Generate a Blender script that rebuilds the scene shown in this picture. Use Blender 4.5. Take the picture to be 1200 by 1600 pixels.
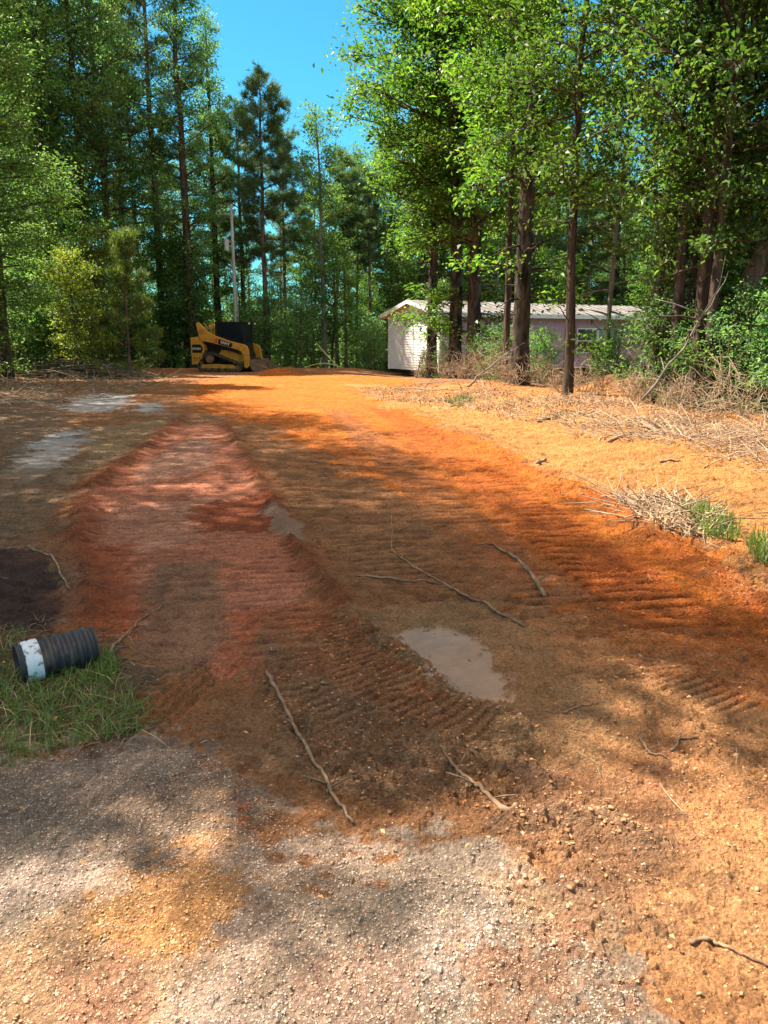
import bpy, math, random
import numpy as np
from mathutils import Vector, Matrix

# ------------------------------------------------------------------ camera, sky, sun, exposure
for o in list(bpy.data.objects): bpy.data.objects.remove(o)
SC = bpy.context.scene
COL = SC.collection
CAM_H = 1.5
PITCH = math.radians(12.8)
F = 1202.0            # focal length in photo pixels (1200 x 1600)
cam_d = bpy.data.cameras.new('camera')
cam = bpy.data.objects.new('camera', cam_d); COL.objects.link(cam)
cam.location = (0, 0, CAM_H)
cam.rotation_euler = (math.radians(90) - PITCH, 0, 0)
cam_d.sensor_fit = 'VERTICAL'; cam_d.sensor_height = 24.0
cam_d.lens = 24.0 * F / 1600.0
cam_d.clip_start = 0.05; cam_d.clip_end = 2000
SC.camera = cam

SUN_EL = math.radians(55); SX, SY = -0.91, 0.41
w = bpy.data.worlds.new('World'); SC.world = w; w.use_nodes = True
nt = w.node_tree; nt.nodes.clear()
sky = nt.nodes.new('ShaderNodeTexSky'); sky.sky_type = 'NISHITA'; sky.sun_disc = False
sky.sun_elevation = SUN_EL; sky.sun_rotation = math.atan2(SX, SY)
sky.altitude = 100; sky.air_density = 1.0; sky.dust_density = 0.0; sky.ozone_density = 10.0
bg = nt.nodes.new('ShaderNodeBackground'); bg.inputs[1].default_value = 0.064
wo = nt.nodes.new('ShaderNodeOutputWorld')
tint = nt.nodes.new('ShaderNodeMix'); tint.data_type = 'RGBA'; tint.blend_type = 'MULTIPLY'; tint.inputs[0].default_value = 1; tint.inputs[7].default_value = (.52, 1.24, 1.0, 1)
overhead_fill = nt.nodes.new('ShaderNodeMix'); overhead_fill.data_type = 'RGBA'; overhead_fill.inputs[7].default_value = (8.4, 7.0, 5.9, 1)     # added bright pale zone overhead, out of frame, to lift the shade
wtc = nt.nodes.new('ShaderNodeTexCoord'); wsx = nt.nodes.new('ShaderNodeSeparateXYZ'); wmr = nt.nodes.new('ShaderNodeMapRange'); wmr.interpolation_type = 'SMOOTHSTEP'
wmr.inputs['From Min'].default_value = .42; wmr.inputs['From Max'].default_value = .70; wmr.inputs['To Max'].default_value = .8
nt.links.new(wtc.outputs['Generated'], wsx.inputs[0]); nt.links.new(wsx.outputs['Z'], wmr.inputs[0]); nt.links.new(wmr.outputs[0], overhead_fill.inputs[0])
nt.links.new(sky.outputs[0], tint.inputs[6]); nt.links.new(tint.outputs[2], overhead_fill.inputs[6]); nt.links.new(overhead_fill.outputs[2], bg.inputs[0]); nt.links.new(bg.outputs[0], wo.inputs[0])
sl = bpy.data.lights.new('sun', 'SUN'); sl.energy = 5.0; sl.angle = math.radians(0.45); sl.color = (1.0, 0.91, 0.78)
sun = bpy.data.objects.new('sun', sl); COL.objects.link(sun)
nrm = math.hypot(SX, SY)
SUNV = Vector((SX / nrm * math.cos(SUN_EL), SY / nrm * math.cos(SUN_EL), math.sin(SUN_EL)))
sun.rotation_euler = SUNV.to_track_quat('Z', 'Y').to_euler(); sun.location = (-40, 20, 60)
SC.view_settings.view_transform = 'Standard'; SC.view_settings.look = 'None'
SC.view_settings.gamma = 1.0; SC.view_settings.use_curve_mapping = False
SC.view_settings.exposure = 1.7
SC.render.engine = 'CYCLES'
SC.cycles.max_bounces = 6; SC.cycles.diffuse_bounces = 3; SC.cycles.transmission_bounces = 4
SC.cycles.glossy_bounces = 2; SC.cycles.transparent_max_bounces = 4

R = random.Random(7)
cp, sp = math.cos(PITCH), math.sin(PITCH)

def at(px, py, z=0.0):
    """point on the level z seen at a pixel of the photo (used to survey the place)"""
    dx, dy, dz = (px - 600) / F, (800 - py) / F, 1.0
    wy = dz * cp + dy * sp; wz = -dz * sp + dy * cp
    t = (z - CAM_H) / wz
    return (dx * t, wy * t)

def atd(px, d):
    return ((px - 600) / F * (d * cp + CAM_H * sp), d)

# ------------------------------------------------------------------ numpy noise
def _hash(ix, iy, seed):
    n = (ix.astype(np.int64) * 374761393 + iy.astype(np.int64) * 668265263 + seed * 982451653) & 0xffffffff
    n = ((n ^ (n >> 13)) * 1274126177) & 0xffffffff
    n = (n ^ (n >> 16)) & 0xffffff
    return n.astype(np.float64) / 0xffffff

def vnoise(x, y, seed=0):
    ix = np.floor(x); iy = np.floor(y); fx = x - ix; fy = y - iy
    fx = fx * fx * fx * (fx * (fx * 6 - 15) + 10); fy = fy * fy * fy * (fy * (fy * 6 - 15) + 10)
    a = _hash(ix, iy, seed); b = _hash(ix + 1, iy, seed); c = _hash(ix, iy + 1, seed); d = _hash(ix + 1, iy + 1, seed)
    return (a + (b - a) * fx) * (1 - fy) + (c + (d - c) * fx) * fy

def fbm(x, y, oct=4, seed=0, gain=0.5):
    s = 0; a = 1.0; t = 0
    for k in range(oct):
        ca, sa = math.cos(k * 1.1 + .3), math.sin(k * 1.1 + .3)
        s = s + a * vnoise((x * ca - y * sa) * 2 ** k + k * 17.3, (x * sa + y * ca) * 2 ** k, seed + k); t += a; a *= gain
    return s / t

def sstep(a, b, x):
    t = np.clip((x - a) / (b - a), 0, 1); return t * t * (3 - 2 * t)

def poly_sd(x, y, P):
    """signed distance to a polygon, negative inside"""
    d = np.full(x.shape, 1e9); ins = np.zeros(x.shape, bool)
    n = len(P)
    for i in range(n):
        ax, ay = P[i]; bx, by = P[(i + 1) % n]
        ex, ey = bx - ax, by - ay; wx, wy = x - ax, y - ay
        t = np.clip((wx * ex + wy * ey) / (ex * ex + ey * ey + 1e-12), 0, 1)
        d = np.minimum(d, np.hypot(wx - ex * t, wy - ey * t))
        c = (ay > y) != (by > y)
        with np.errstate(divide='ignore', invalid='ignore'):
            xi = ax + (y - ay) / (by - ay if by != ay else 1e-12) * ex
        ins ^= c & (x < xi)
    return np.where(ins, -d, d)

def pmask(x, y, pix, soft=.05, wob=.0, ws=3., seed=0, pad=1.0):
    P = [at(*p) for p in pix]
    xs = [p[0] for p in P]; ys = [p[1] for p in P]
    sel = (x > min(xs) - pad) & (x < max(xs) + pad) & (y > min(ys) - pad) & (y < max(ys) + pad)
    out = np.zeros(x.shape)
    if not sel.any(): return out
    xx, yy = x[sel], y[sel]
    sd = poly_sd(xx, yy, P)
    if wob: sd = sd + wob * (fbm(xx * ws, yy * ws, 4, seed + 50) - .5) * 2 + (wob * .55 + soft * .5) * (fbm(xx * ws * 5, yy * ws * 7, 3, seed + 51) - .5) * 2
    soft = soft * .5
    out[sel] = 1 - sstep(-soft, soft, sd)
    return out

def line_coord(x, y, pix, maxd=1.0):
    """arc length along a surveyed line and signed offset from it"""
    P = [at(*p) for p in pix]
    best = np.full(x.shape, 1e9); s = np.zeros(x.shape); off = np.full(x.shape, 1e9)
    acc = 0
    for i in range(len(P) - 1):
        ax, ay = P[i]; bx, by = P[i + 1]; ex, ey = bx - ax, by - ay; L = math.hypot(ex, ey)
        t = ((x - ax) * ex + (y - ay) * ey) / (L * L)
        lo = 0.0; hi = 1.0
        tc = np.clip(t, lo, hi)
        d = np.hypot(x - ax - ex * tc, y - ay - ey * tc)
        sg = ((x - ax) * ey - (y - ay) * ex) / L
        m = d < best
        best = np.where(m, d, best); s = np.where(m, acc + tc * L, s)
        off = np.where(m, np.copysign(d, sg), off)
        acc += L
    return s, off, acc

# ------------------------------------------------------------------ the ground: shape and soil
BERMS = [  # line, height, width, lumpiness, soil tint
    ([(345, 660), (385, 712), (425, 790), (478, 880), (555, 975), (640, 1042), (720, 1098), (812, 1145)], .050, .07, .8),
    ([(285, 655), (215, 712), (140, 765), (118, 860), (150, 965)], .045, .11, .8),
    ([(330, 655), (200, 655), (90, 672)], .04, .25, .6),
    ([(560, 632), (640, 662), (740, 705), (850, 750), (960, 795), (1040, 850), (1150, 920), (1260, 980)], .035, .10, .9),
    ([(800, 1300), (860, 1285), (950, 1290), (1010, 1320)], .04, .05, .8),
    ([(640, 1180), (720, 1165), (800, 1190), (840, 1230)], .025, .05, 1.0),
    ([(900, 1400), (960, 1440), (1000, 1460)], .025, .05, .8),
    ([(0, 845), (60, 850), (105, 905)], .03, .08, .8),
    ([(410, 1000), (480, 1060), (560, 1120), (640, 1160)], .015, .10, 1.2),
]
CLEATS = [  # line, half width, pitch, height
    ([(600, 640), (690, 700), (790, 775), (880, 840), (985, 920), (1090, 1000)], .30, .145, .019),
    ([(520, 640), (590, 700), (690, 790), (790, 870), (900, 960)], .25, .13, .012),
    ([(430, 940), (530, 1030), (640, 1085), (740, 1125), (815, 1150)], .20, .052, .009),
    ([(420, 1020), (500, 1090), (590, 1140)], .16, .06, .008),
    ([(330, 670), (260, 780), (215, 950)], .24, .12, .006),
    ([(365, 700), (400, 820), (425, 960), (440, 1050)], .24, .11, .009),
    ([(400, 620), (440, 700), (520, 800), (640, 900), (760, 980)], .27, .13, .011),
    ([(250, 612), (150, 650), (30, 720)], .25, .13, .010),
    ([(960, 1010), (1040, 1060), (1200, 1130)], .14, .05, .010),
]
POOLS = [
    [(592, 990), (628, 978), (690, 976), (742, 992), (778, 1040), (782, 1092), (735, 1102), (690, 1075), (640, 1030)],
    [(0, 735), (45, 705), (100, 672), (135, 672), (120, 700), (95, 735), (70, 755), (0, 775)],
    [(200, 645), (215, 630), (258, 630), (250, 648)],
    [(95, 630), (150, 612), (215, 618), (180, 645), (100, 645)],
    [(410, 790), (440, 790), (480, 830), (470, 850), (430, 835)],
]

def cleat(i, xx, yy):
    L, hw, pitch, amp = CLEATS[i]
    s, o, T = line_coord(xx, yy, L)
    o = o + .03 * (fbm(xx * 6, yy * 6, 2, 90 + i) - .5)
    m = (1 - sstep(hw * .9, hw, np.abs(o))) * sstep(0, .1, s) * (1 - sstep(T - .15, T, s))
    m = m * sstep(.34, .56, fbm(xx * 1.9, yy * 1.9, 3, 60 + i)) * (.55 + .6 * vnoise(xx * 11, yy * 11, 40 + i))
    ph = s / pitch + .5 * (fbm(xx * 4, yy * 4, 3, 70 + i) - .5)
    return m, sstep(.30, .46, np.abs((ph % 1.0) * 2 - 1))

def ground_h(x, y, detail=True):
    x = np.asarray(x, float); y = np.asarray(y, float)
    h = 0.06 * (fbm(x * .35, y * .35, 3, 3) - .5)
    # pad in front falls away towards the home and behind the crest
    h = h - 0.30 * sstep(28, 36, y + .3 * x) * sstep(-2.0, 1.5, x) * (1 - sstep(60, 90, y))
    h = h - 0.5 * sstep(38, 48, y) * sstep(-40, -3, x) + .0
    # low bank under the woods on the left
    bx = x + .36 * y
    h = h + 0.35 * (1 - sstep(-6, -2.0, bx)) * sstep(8, 20, y)
    # verge on the right heaps up
    rv = sstep(.0, 1.6, x - (1.4 + .30 * (20 - y) * .28)) * sstep(7, 10, y) * (1 - sstep(22, 29, y))
    h = h + rv * (.10 + .16 * fbm(x * 1.3, y * 1.3, 3, 31))
    mx, my = 5.9, 19.5
    h = h + .34 * (.6 + .8 * fbm(x * 3, y * 3, 3, 77)) * np.exp(-(((x - mx) / .9) ** 2 + ((y - my) / .8) ** 2))
    lx, ly = atd(448, 33.6)
    h = h + .26 * (.5 + fbm(x * 2.5, y * 2.5, 3, 78)) * np.exp(-(((x - lx) / .9) ** 2 + ((y - ly) / .6) ** 2))
    # hollow beside the drain pipe
    qx, qy = at(35, 925)
    h = h - .10 * np.exp(-(((x - qx) / .35) ** 2 + ((y - qy) / .5) ** 2))
    r = np.hypot(x, y)
    near = (r < 45)
    if not detail: return h
    hd = np.zeros(x.shape)
    xx, yy = x[near], y[near]
    if xx.size:
        rough = np.full(xx.shape, .5)
        rough = np.maximum(rough, 2.2 * pmask(xx, yy, [(430, 960), (560, 980), (700, 1080), (840, 1150), (820, 1250), (560, 1260), (420, 1100)], .1, .1))
        rough = np.maximum(rough, .75 * pmask(xx, yy, [(720, 1200), (850, 1190), (1000, 1280), (1020, 1420), (1000, 1500), (850, 1480), (740, 1400)], .1, .1))
        rough = np.maximum(rough, 2.4 * pmask(xx, yy, [(560, 610), (700, 615), (860, 640), (1300, 690), (1300, 1000), (1060, 870), (960, 800), (800, 740), (640, 660)], .3, .3) )
        rough = np.maximum(rough, .8 * pmask(xx, yy, [(880, 880), (1300, 900), (1300, 1250), (1000, 1150)], .2, .2))
        rough = rough * (1 - .55 * pmask(xx, yy, [(-300, 1200), (60, 1190), (330, 1170), (560, 1300), (760, 1360), (820, 1800), (-300, 1800)], .2, .15))
        pan = pmask(xx, yy, [(272, 668), (345, 662), (415, 780), (480, 900), (490, 1040), (350, 1050), (165, 960), (125, 800)], .08, .08)
        rough = rough * (1 - .55 * pan)
        pool = np.zeros(xx.shape)
        for i, P in enumerate(POOLS): pool = np.maximum(pool, pmask(xx, yy, P, .30 if i in (1, 2, 3) else .03, .35 if i in (1, 2, 3) else .09, 2 if i in (1, 2, 3) else 5, i))
        rough = rough * (1 - .9 * pool)
        cl = fbm(xx * 9, yy * 9, 4, 11, .6); cl2 = 1 - np.abs(2 * fbm(xx * 16, yy * 16, 3, 12) - 1)
        cl3 = fbm(xx * 38, yy * 38, 3, 13, .6); rough = np.minimum(rough, 1.4) * .9 + .2 * (1 - pool)
        hh = rough * (.020 * (cl - .5) + .010 * (sstep(.42, .58, cl) - .5) + .018 * (cl2 - .6)) + (.3 + rough) * (.007 * (cl3 - .5) + .006 * sstep(.5, .6, cl3)) + .012 * (fbm(xx * 2.2, yy * 2.2, 2, 5) - .5)
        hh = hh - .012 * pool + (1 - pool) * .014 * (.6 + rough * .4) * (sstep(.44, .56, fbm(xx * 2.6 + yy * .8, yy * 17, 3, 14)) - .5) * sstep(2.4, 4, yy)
        for L, hgt, wd, lump in BERMS:
            s, o, T = line_coord(xx, yy, L)
            wv = wd * (1 + .5 * (vnoise(s * 5, s * 0, 9) - .5))
            g = np.exp(-(o / wv) ** 2)
            hh = hh + hgt * g * (1 - .5 * lump + lump * 1.0 * fbm(xx * 12, yy * 12, 3, 21))
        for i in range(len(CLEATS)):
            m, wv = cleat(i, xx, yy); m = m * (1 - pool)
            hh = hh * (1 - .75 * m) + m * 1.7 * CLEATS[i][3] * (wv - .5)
        # tyre track with lengthwise grooves
        s, o, T = line_coord(xx, yy, [(215, 1150), (285, 1085), (350, 1035)])
        m = (1 - sstep(.11, .14, np.abs(o))) * sstep(0, .06, s) * (1 - sstep(T - .06, T, s))
        hh = hh * (1 - m) + m * (.008 * np.cos(o / .055 * 2 * math.pi) - .006) * 1.5
        s, o, T = line_coord(xx, yy, [(60, 1330), (140, 1250), (230, 1170)])
        m = (1 - sstep(.11, .14, np.abs(o))) * sstep(0, .06, s) * (1 - sstep(T - .06, T, s))
        hh = hh * (1 - .6 * m) + m * (.005 * np.cos(o / .055 * 2 * math.pi) - .004)
        hd[near] = hh
    return h + hd

def soil(x, y):
    """soil albedo (linear) and wetness"""
    n1 = fbm(x * .8, y * .8, 4, 101); n2 = fbm(x * 3, y * 3, 4, 102); n3 = fbm(x * 12, y * 12, 3, 103)
    C = np.empty(x.shape + (3,)); C[:] = (.38, .17, .068)
    def lay(m, c, k=1.0):
        m = np.asarray(m * k)[..., None]; C[:] = C * (1 - m) + np.array(c) * m
    far = sstep(8, 16, y)
    lay(far, (.44, .19, .075))
    # orange clay spread over the drive
    lay(pmask(x, y, [(300, 600), (420, 582), (640, 590), (660, 650), (760, 690), (900, 760), (1010, 820), (1300, 960), (1300, 1180), (1000, 1000), (760, 880), (560, 740), (440, 670), (300, 640)], .3, .5, 1.2, 1), (.70, .195, .026))
    lay(pmask(x, y, [(540, 600), (760, 610), (1300, 660), (1300, 960), (1060, 830), (900, 750), (760, 690), (620, 640)], .4, .5, 1.2, 2), (.66, .285, .085))
    lay(pmask(x, y, [(640, 1000), (900, 960), (1300, 1050), (1500, 1700), (980, 1700), (880, 1250), (700, 1130)], .25, .25, 2, 3), (.62, .29, .115))
    lay(pmask(x, y, [(470, 690), (640, 770), (860, 930), (1000, 1010), (1300, 1150), (1300, 1020), (900, 850), (640, 670)], .25, .3, 2, 4), (.52, .155, .035), .6)
    # graded pan of red clay
    lay(pmask(x, y, [(272, 668), (345, 662), (415, 780), (480, 900), (500, 1050), (350, 1060), (165, 970), (115, 800)], .06, .12, 3, 5), (.64, .235, .125))
    lay(pmask(x, y, [(285, 690), (330, 680), (330, 730), (220, 760), (205, 740)], .1, .12, 3, 6), (.64, .33, .21), .85)
    lay(pmask(x, y, [(160, 790), (330, 780), (320, 840), (240, 860), (150, 850)], .1, .12, 3, 6), (.66, .30, .18), .8)
    lay(pmask(x, y, [(240, 880), (350, 880), (345, 1010), (300, 1060), (230, 1060), (200, 1000)], .05, .1, 3, 7), (.36, .19, .10), .8)
    lay(pmask(x, y, [(300, 790), (440, 770), (450, 830), (300, 835)], .08, .15, 3, 8), (.36, .085, .025), .9)
    lay(pmask(x, y, [(120, 860), (200, 850), (240, 1000), (160, 1000)], .08, .15, 3, 9), (.50, .12, .035), .7)
    lay(pmask(x, y, [(350, 960), (500, 950), (510, 1060), (360, 1080)], .08, .15, 3, 9), (.58, .14, .045), .7)
    # left verge, loam, grassy soil
    lay(pmask(x, y, [(-200, 600), (90, 600), (120, 700), (110, 800), (105, 1000), (-200, 1000)], .3, .3, 2, 10), (.26, .18, .11), .8)
    lay(pmask(x, y, [(130, 670), (280, 655), (200, 710), (120, 750)], .1, .2, 3, 11), (.42, .30, .16), .7)
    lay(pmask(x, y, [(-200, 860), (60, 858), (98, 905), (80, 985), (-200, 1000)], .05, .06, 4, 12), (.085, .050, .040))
    lay(pmask(x, y, [(-200, 1000), (140, 990), (240, 1060), (230, 1150), (0, 1200), (-200, 1200)], .08, .1, 4, 13), (.15, .105, .065), .9)
    # brown churned ground in the middle
    lay(pmask(x, y, [(420, 1000), (560, 990), (820, 1140), (820, 1260), (560, 1270), (300, 1180)], .12, .15, 3, 14), (.33, .18, .09), .8)
    lay(pmask(x, y, [(780, 1190), (1050, 1200), (1060, 1330), (1010, 1450), (880, 1420), (780, 1300)], .1, .12, 3, 15), (.33, .16, .08), .7)
    # gravel surfacing in the foreground
    gm = pmask(x, y, [(-300, 1185), (60, 1180), (210, 1155), (330, 1175), (480, 1300), (800, 1390), (1000, 1530), (1000, 1800), (-300, 1800)], .16, .30, 2.5, 16)
    lay(gm, (.56, .39, .285)); lay(gm * sstep(.45, .62, fbm(x * 2.3, y * 2.3, 4, 130)), (.33, .235, .155), .7); lay(gm * sstep(.55, .7, fbm(x * 1.6, y * 1.6, 4, 131)), (.52, .27, .11), .6)
    lay(pmask(x, y, [(-100, 1200), (200, 1170), (330, 1170), (380, 1260), (250, 1340), (-100, 1300)], .1, .15, 3, 17), (.25, .19, .145), .7)  # band of cast shade painted dark into the gravel colour
    lay(pmask(x, y, [(175, 1370), (330, 1350), (400, 1390), (300, 1470), (190, 1480)], .09, .16, 5, 18), (.58, .27, .085), .75)
    lay(pmask(x, y, [(110, 1470), (200, 1480), (170, 1700), (60, 1700)], .09, .16, 5, 19), (.45, .21, .12), .65)
    lay(pmask(x, y, [(355, 1255), (405, 1250), (400, 1290), (365, 1295)], .03, .07, 9, 20), (.55, .15, .05), .7)
    lay(pmask(x, y, [(460, 1520), (620, 1500), (700, 1700), (460, 1700)], .09, .15, 6, 21), (.42, .22, .14), .5)
    lay(pmask(x, y, [(700, 1480), (900, 1440), (960, 1560), (760, 1560)], .09, .15, 6, 22), (.42, .18, .085), .6)
    # berms and tracks expose the dark red clay
    for i, (L, hgt, wd, lump) in enumerate(BERMS):
        s, o, T = line_coord(x, y, L)
        c = (.30, .075, .025) if i in (0, 1) else (.58, .15, .03) if i == 3 else (.32, .17, .09)
        lay(np.exp(-(o / (wd * 1.6)) ** 2) * sstep(.25, .55, n2), c, .8)
    for i, (L, hw, pitch, amp) in enumerate(CLEATS[:3]):
        s, o, T = line_coord(x, y, L)
        lay((1 - sstep(hw * .8, hw * 1.1, np.abs(o))) * sstep(0, .3, s) * (1 - sstep(T - .3, T, s)), (.62, .14, .022) if i == 0 else (.42, .16, .06), .6)
    for i in range(len(CLEATS)):      # crevice shade painted into the tread troughs, crests lightened
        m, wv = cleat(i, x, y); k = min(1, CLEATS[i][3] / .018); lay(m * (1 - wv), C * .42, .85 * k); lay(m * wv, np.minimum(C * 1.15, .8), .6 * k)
    rip = fbm(x * 2.6 + y * .8, y * 17, 3, 14); lay(1 - sstep(.40, .46, rip), C * .55, .5 * sstep(2.6, 4, y))  # ripple troughs darkened too, shade painted between the ridges
    pit_shade = fbm(x * 16, y * 16, 3, 12); lay((1 - sstep(.36, .44, pit_shade)) * (1 - gm), C * .6, .6)  # low spots of the clod relief darkened, crevice shade put into the colour
    pool = np.zeros(x.shape)
    for i, P in enumerate(POOLS): pool = np.maximum(pool, pmask(x, y, P, .30 if i in (1, 2, 3) else .03, .35 if i in (1, 2, 3) else .09, 2 if i in (1, 2, 3) else 5, i))
    pool = np.where((y > 4.5) & (y < 9), pool * .45, pool)
    lay(np.clip(pool * 4, 0, 1) * (pool < .98), (.16, .10, .055), .5); lay(pool, (.225, .18, .145), .85)
    lay(pool * sstep(8, 11, y), (.24, .235, .235), .75)
    lay(pmask(x, y, [(560, 960), (760, 940), (960, 1080), (950, 1200), (820, 1200), (700, 1120)], .15, .2, 3, 33) * (1 - pool), (.42, .25, .12), .6)
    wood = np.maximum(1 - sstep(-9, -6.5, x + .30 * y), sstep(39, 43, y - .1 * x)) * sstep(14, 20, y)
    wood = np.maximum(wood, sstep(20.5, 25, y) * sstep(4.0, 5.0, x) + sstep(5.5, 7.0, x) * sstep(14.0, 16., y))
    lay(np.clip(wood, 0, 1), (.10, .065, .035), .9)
    v = (.74 + .34 * n1 + .22 * n2) * (.86 + .28 * n3)
    C *= v[..., None]
    hs = (fbm(x * 1.7 + 9, y * 1.7, 3, 120) - .5)[..., None]
    C *= 1 + hs * np.array([.12, -.06, -.22])
    return np.clip(C, .01, .9), pool

# ------------------------------------------------------------------ object helpers
def tag(o, label=None, cat=None, group=None, kind=None):
    if label: o['label'] = label
    if cat: o['category'] = cat
    if group: o['group'] = group
    if kind: o['kind'] = kind
    return o

def empty(name, loc=(0, 0, 0), rz=0.0):
    o = bpy.data.objects.new(name, None); COL.objects.link(o)
    o.location = loc; o.rotation_euler = (0, 0, rz); o.empty_display_size = .2
    return o

def np_mesh(name, V, faces, mats, smooth=False):
    """faces: list of (array (m,k), material index)"""
    me = bpy.data.meshes.new(name)
    V = np.ascontiguousarray(V, dtype=np.float32)
    me.vertices.add(len(V)); me.vertices.foreach_set('co', V.ravel())
    loops = []; sizes = []; mi = []
    for A, m in faces:
        A = np.asarray(A, dtype=np.int32)
        if not len(A): continue
        loops.append(A.ravel()); sizes.append(np.full(len(A), A.shape[1], np.int32)); mi.append(np.full(len(A), m, np.int32))
    loops = np.concatenate(loops); sizes = np.concatenate(sizes); mi = np.concatenate(mi)
    me.loops.add(len(loops)); me.loops.foreach_set('vertex_index', loops)
    me.polygons.add(len(sizes))
    starts = np.concatenate([[0], np.cumsum(sizes)[:-1]]).astype(np.int32)
    me.polygons.foreach_set('loop_start', starts); me.polygons.foreach_set('loop_total', sizes)
    me.polygons.foreach_set('material_index', mi)
    if smooth: me.polygons.foreach_set('use_smooth', np.ones(len(sizes), bool))
    for m in mats: me.materials.append(m)
    me.update(calc_edges=True); me.validate()
    return me

def link(name, me, parent=None):
    o = bpy.data.objects.new(name, me); COL.objects.link(o)
    if parent: o.parent = parent
    return o

class MB:
    """collects simple shapes, then links them as one mesh"""
    def __init__(s): s.v = []; s.f = []
    def add(s, vs, fs):
        b = len(s.v); s.v += [tuple(v) for v in vs]; s.f += [tuple(i + b for i in f) for f in fs]; return s
    def box(s, x0, x1, y0, y1, z0, z1):
        return s.add([(x0, y0, z0), (x1, y0, z0), (x1, y1, z0), (x0, y1, z0), (x0, y0, z1), (x1, y0, z1), (x1, y1, z1), (x0, y1, z1)],
                     [(0, 3, 2, 1), (4, 5, 6, 7), (0, 1, 5, 4), (1, 2, 6, 5), (2, 3, 7, 6), (3, 0, 4, 7)])
    def prism(s, P, y0, y1):      # P in x,z
        n = len(P)
        area = sum(P[i][0] * P[(i + 1) % n][1] - P[(i + 1) % n][0] * P[i][1] for i in range(n))
        if area < 0: P = P[::-1]
        vs = [(p[0], y0, p[1]) for p in P] + [(p[0], y1, p[1]) for p in P]
        fs = [tuple(range(n)), tuple(range(2 * n - 1, n - 1, -1))] + [((i + 1) % n, i, i + n, (i + 1) % n + n) for i in range(n)]
        return s.add(vs, fs)
    def cyl(s, c, r, h, axis='y', n=20, r2=None):
        r2 = r if r2 is None else r2
        vs = []
        for k, (t, rr) in enumerate(((-h / 2, r), (h / 2, r2))):
            for i in range(n):
                a = 2 * math.pi * i / n; u, v = rr * math.cos(a), rr * math.sin(a)
                p = {'y': (u, t, v), 'z': (u, v, t), 'x': (t, u, v)}[axis]
                vs.append((c[0] + p[0], c[1] + p[1], c[2] + p[2]))
        fs = [tuple(range(n)), tuple(range(2 * n - 1, n - 1, -1))] + [(i, i + n, (i + 1) % n + n, (i + 1) % n) for i in range(n)]
        return s.add(vs, fs)
    def tube(s, pts, radii, n=8):
        V, Q = tube_np(np.array(pts, float), np.array(radii, float) if hasattr(radii, '__len__') else np.full(len(pts), radii), n)
        s.add([tuple(v) for v in V], [tuple(q) for q in Q])
        m = len(pts)
        b = len(s.v) - len(V)
        s.f.append(tuple(b + i for i in range(n))[::-1]); s.f.append(tuple(b + (m - 1) * n + i for i in range(n)))
        return s
    def build(s, name, mat, parent=None, bevel=0, smooth=False):
        import bmesh
        me = bpy.data.meshes.new(name); me.from_pydata(s.v, [], s.f)
        bm = bmesh.new(); bm.from_mesh(me); bmesh.ops.recalc_face_normals(bm, faces=bm.faces); bm.to_mesh(me); bm.free()
        me.materials.append(mat)
        o = link(name, me, parent)
        if smooth:
            for p in me.polygons: p.use_smooth = True
        if bevel:
            b = o.modifiers.new('bevel', 'BEVEL'); b.width = bevel; b.segments = 2; b.limit_method = 'ANGLE'
        return o

def tube_np(P, rad, n=6):
    P = np.asarray(P, float); m = len(P)
    T = np.gradient(P, axis=0); T /= np.linalg.norm(T, axis=1)[:, None] + 1e-9
    ref = np.array([0, 0, 1.]) if abs(T[0][2]) < .9 else np.array([1., 0, 0])
    U = np.cross(T, ref); U /= np.linalg.norm(U, axis=1)[:, None] + 1e-9
    W = np.cross(T, U)
    a = np.arange(n) * 2 * math.pi / n
    V = P[:, None, :] + rad[:, None, None] * (np.cos(a)[None, :, None] * U[:, None, :] + np.sin(a)[None, :, None] * W[:, None, :])
    i = np.arange(m - 1)[:, None] * n; j = np.arange(n)[None, :]; k = (j + 1) % n
    Q = np.stack([i + j, i + k, i + n + k, i + n + j], -1).reshape(-1, 4)
    return V.reshape(-1, 3), Q

class Geo:
    """numpy collector for big meshes"""
    def __init__(s): s.V = []; s.F = {}; s.n = 0
    def add(s, V, Fc, m=0):
        V = np.asarray(V).reshape(-1, 3); Fc = np.asarray(Fc)
        s.V.append(V); s.F.setdefault((Fc.shape[1], m), []).append(Fc + s.n); s.n += len(V)
    def mesh(s, name, mats, smooth=False):
        return np_mesh(name, np.concatenate(s.V), [(np.concatenate(v), k[1]) for k, v in s.F.items()], mats, smooth)

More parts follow.
